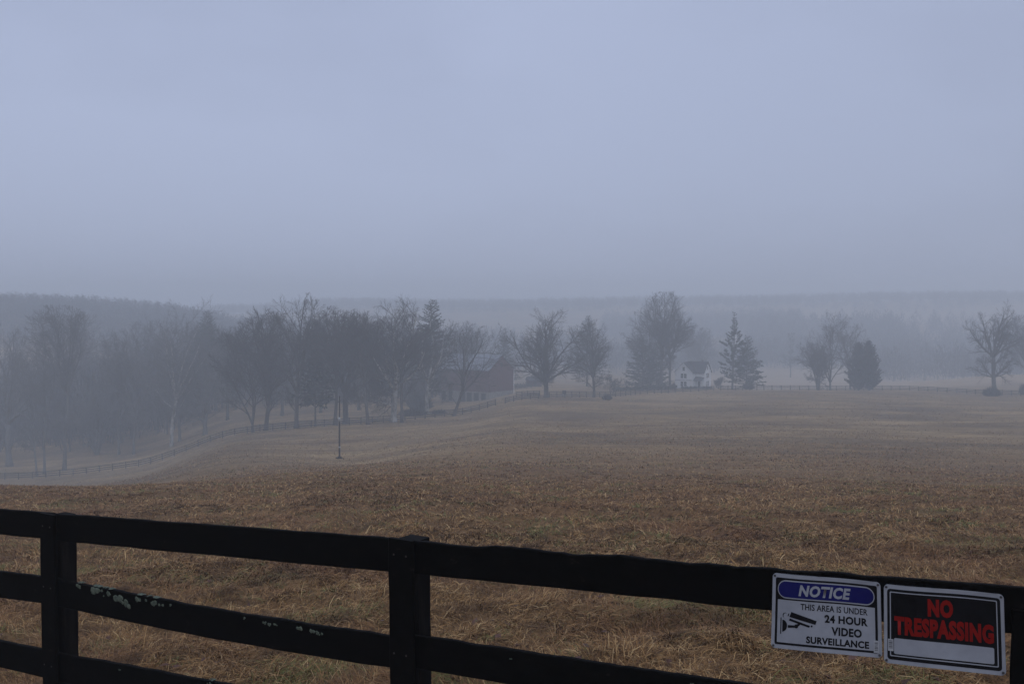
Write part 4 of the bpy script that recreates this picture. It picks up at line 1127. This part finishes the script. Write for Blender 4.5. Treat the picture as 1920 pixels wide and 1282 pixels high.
def win_y(xc, zc, w, h, y):                      # window on a wall facing -y
    mb = MB(); mb.box(xc - w / 2 - .09, xc + w / 2 + .09, y - .06, y - .002, zc - h / 2 - .1, zc + h / 2 + .1); f = mb.build('window', M['white_trim'], house)
    for k in (0, 1):
        mb = MB(); z0 = zc - h / 2 + k * h / 2; mb.box(xc - w / 2, xc + w / 2, y - .075, y - .061, z0 + .03, z0 + h / 2 - .03); mb.build('pane', M['glass'], f)
def win_x(yc, zc, w, h, x):                      # window on a wall facing +x
    mb = MB(); mb.box(x + .002, x + .06, yc - w / 2 - .09, yc + w / 2 + .09, zc - h / 2 - .1, zc + h / 2 + .1); f = mb.build('window', M['white_trim'], house)
    for k in (0, 1):
        mb = MB(); z0 = zc - h / 2 + k * h / 2; mb.box(x + .061, x + .075, yc - w / 2, yc + w / 2, z0 + .03, z0 + h / 2 - .03); mb.build('pane', M['glass'], f)
for xx in (-.62, .62):
    win_y(wc + xx, 4.3, .9, 1.55, WY0); win_y(wc + xx, 1.5, .9, 1.55, WY0)
    win_x(xx * 1.05, 4.4, .95, 1.6, MLx1); win_x(xx * 1.05, 1.55, .95, 1.7, MLx1)
win_y(wc, 6.75, .75, 1.25, WY0); win_x(0, 7.0, .7, 1.2, MLx1)
# porch in the corner of the two wings
PX0, PX1, PY0, PY1 = WX1 + .02, 3.5, -5.2, -MD / 2 - .02
mb = MB(); mb.box(PX0, PX1, PY0, PY1, -1.0, .25); mb.build('porch_floor', M['white_trim'], house)
mb = MB(); mb.add([(PX0, PY0 - .3, 2.75), (PX1 + .3, PY0 - .3, 2.75), (PX1 + .3, PY1, 3.65), (PX0, PY1, 3.95), (PX0, PY0 - .3, 2.9), (PX1 + .3, PY0 - .3, 2.9), (PX1 + .3, PY1, 3.8), (PX0, PY1, 4.1)],
                  [(0, 3, 2, 1), (4, 5, 6, 7), (0, 1, 5, 4), (1, 2, 6, 5), (2, 3, 7, 6), (3, 0, 4, 7)]); mb.build('porch_roof', M['shingle'], house)
for xx in (PX0 + .25, (PX0 + PX1) / 2, PX1 - .1):
    mb = MB(); mb.box(xx - .08, xx + .08, PY0 + .02, PY0 + .18, .252, 2.748); mb.build('porch_post', M['white_trim'], house)
mb = MB(); mb.box(1.4, 2.3, -MD / 2 - .06, -MD / 2 - .003, .26, 2.4); mb.build('door', M['dark_void'], house)

# ------------------------------------------------------------------ haze: one closed box of even air
mb = MB(); zb = float(ZZ.min()) - 1.0
mb.box(-1380, 1380, -1380, 1380, zb, CAMZ + HAZE_TOP)
hz, t, b = base_mat('haze_air')
t.nodes.remove(b)
pv = t.nodes.new('ShaderNodeVolumePrincipled')
pv.inputs['Color'].default_value = (0.90, 0.95, 1.0, 1); pv.inputs['Density'].default_value = HAZE_DENSITY; pv.inputs['Anisotropy'].default_value = 0.0
t.links.new(pv.outputs[0], t.nodes['Material Output'].inputs['Volume'])
tag(mb.build('haze', hz), 'thin even fog filling the valley', 'haze', kind='stuff')
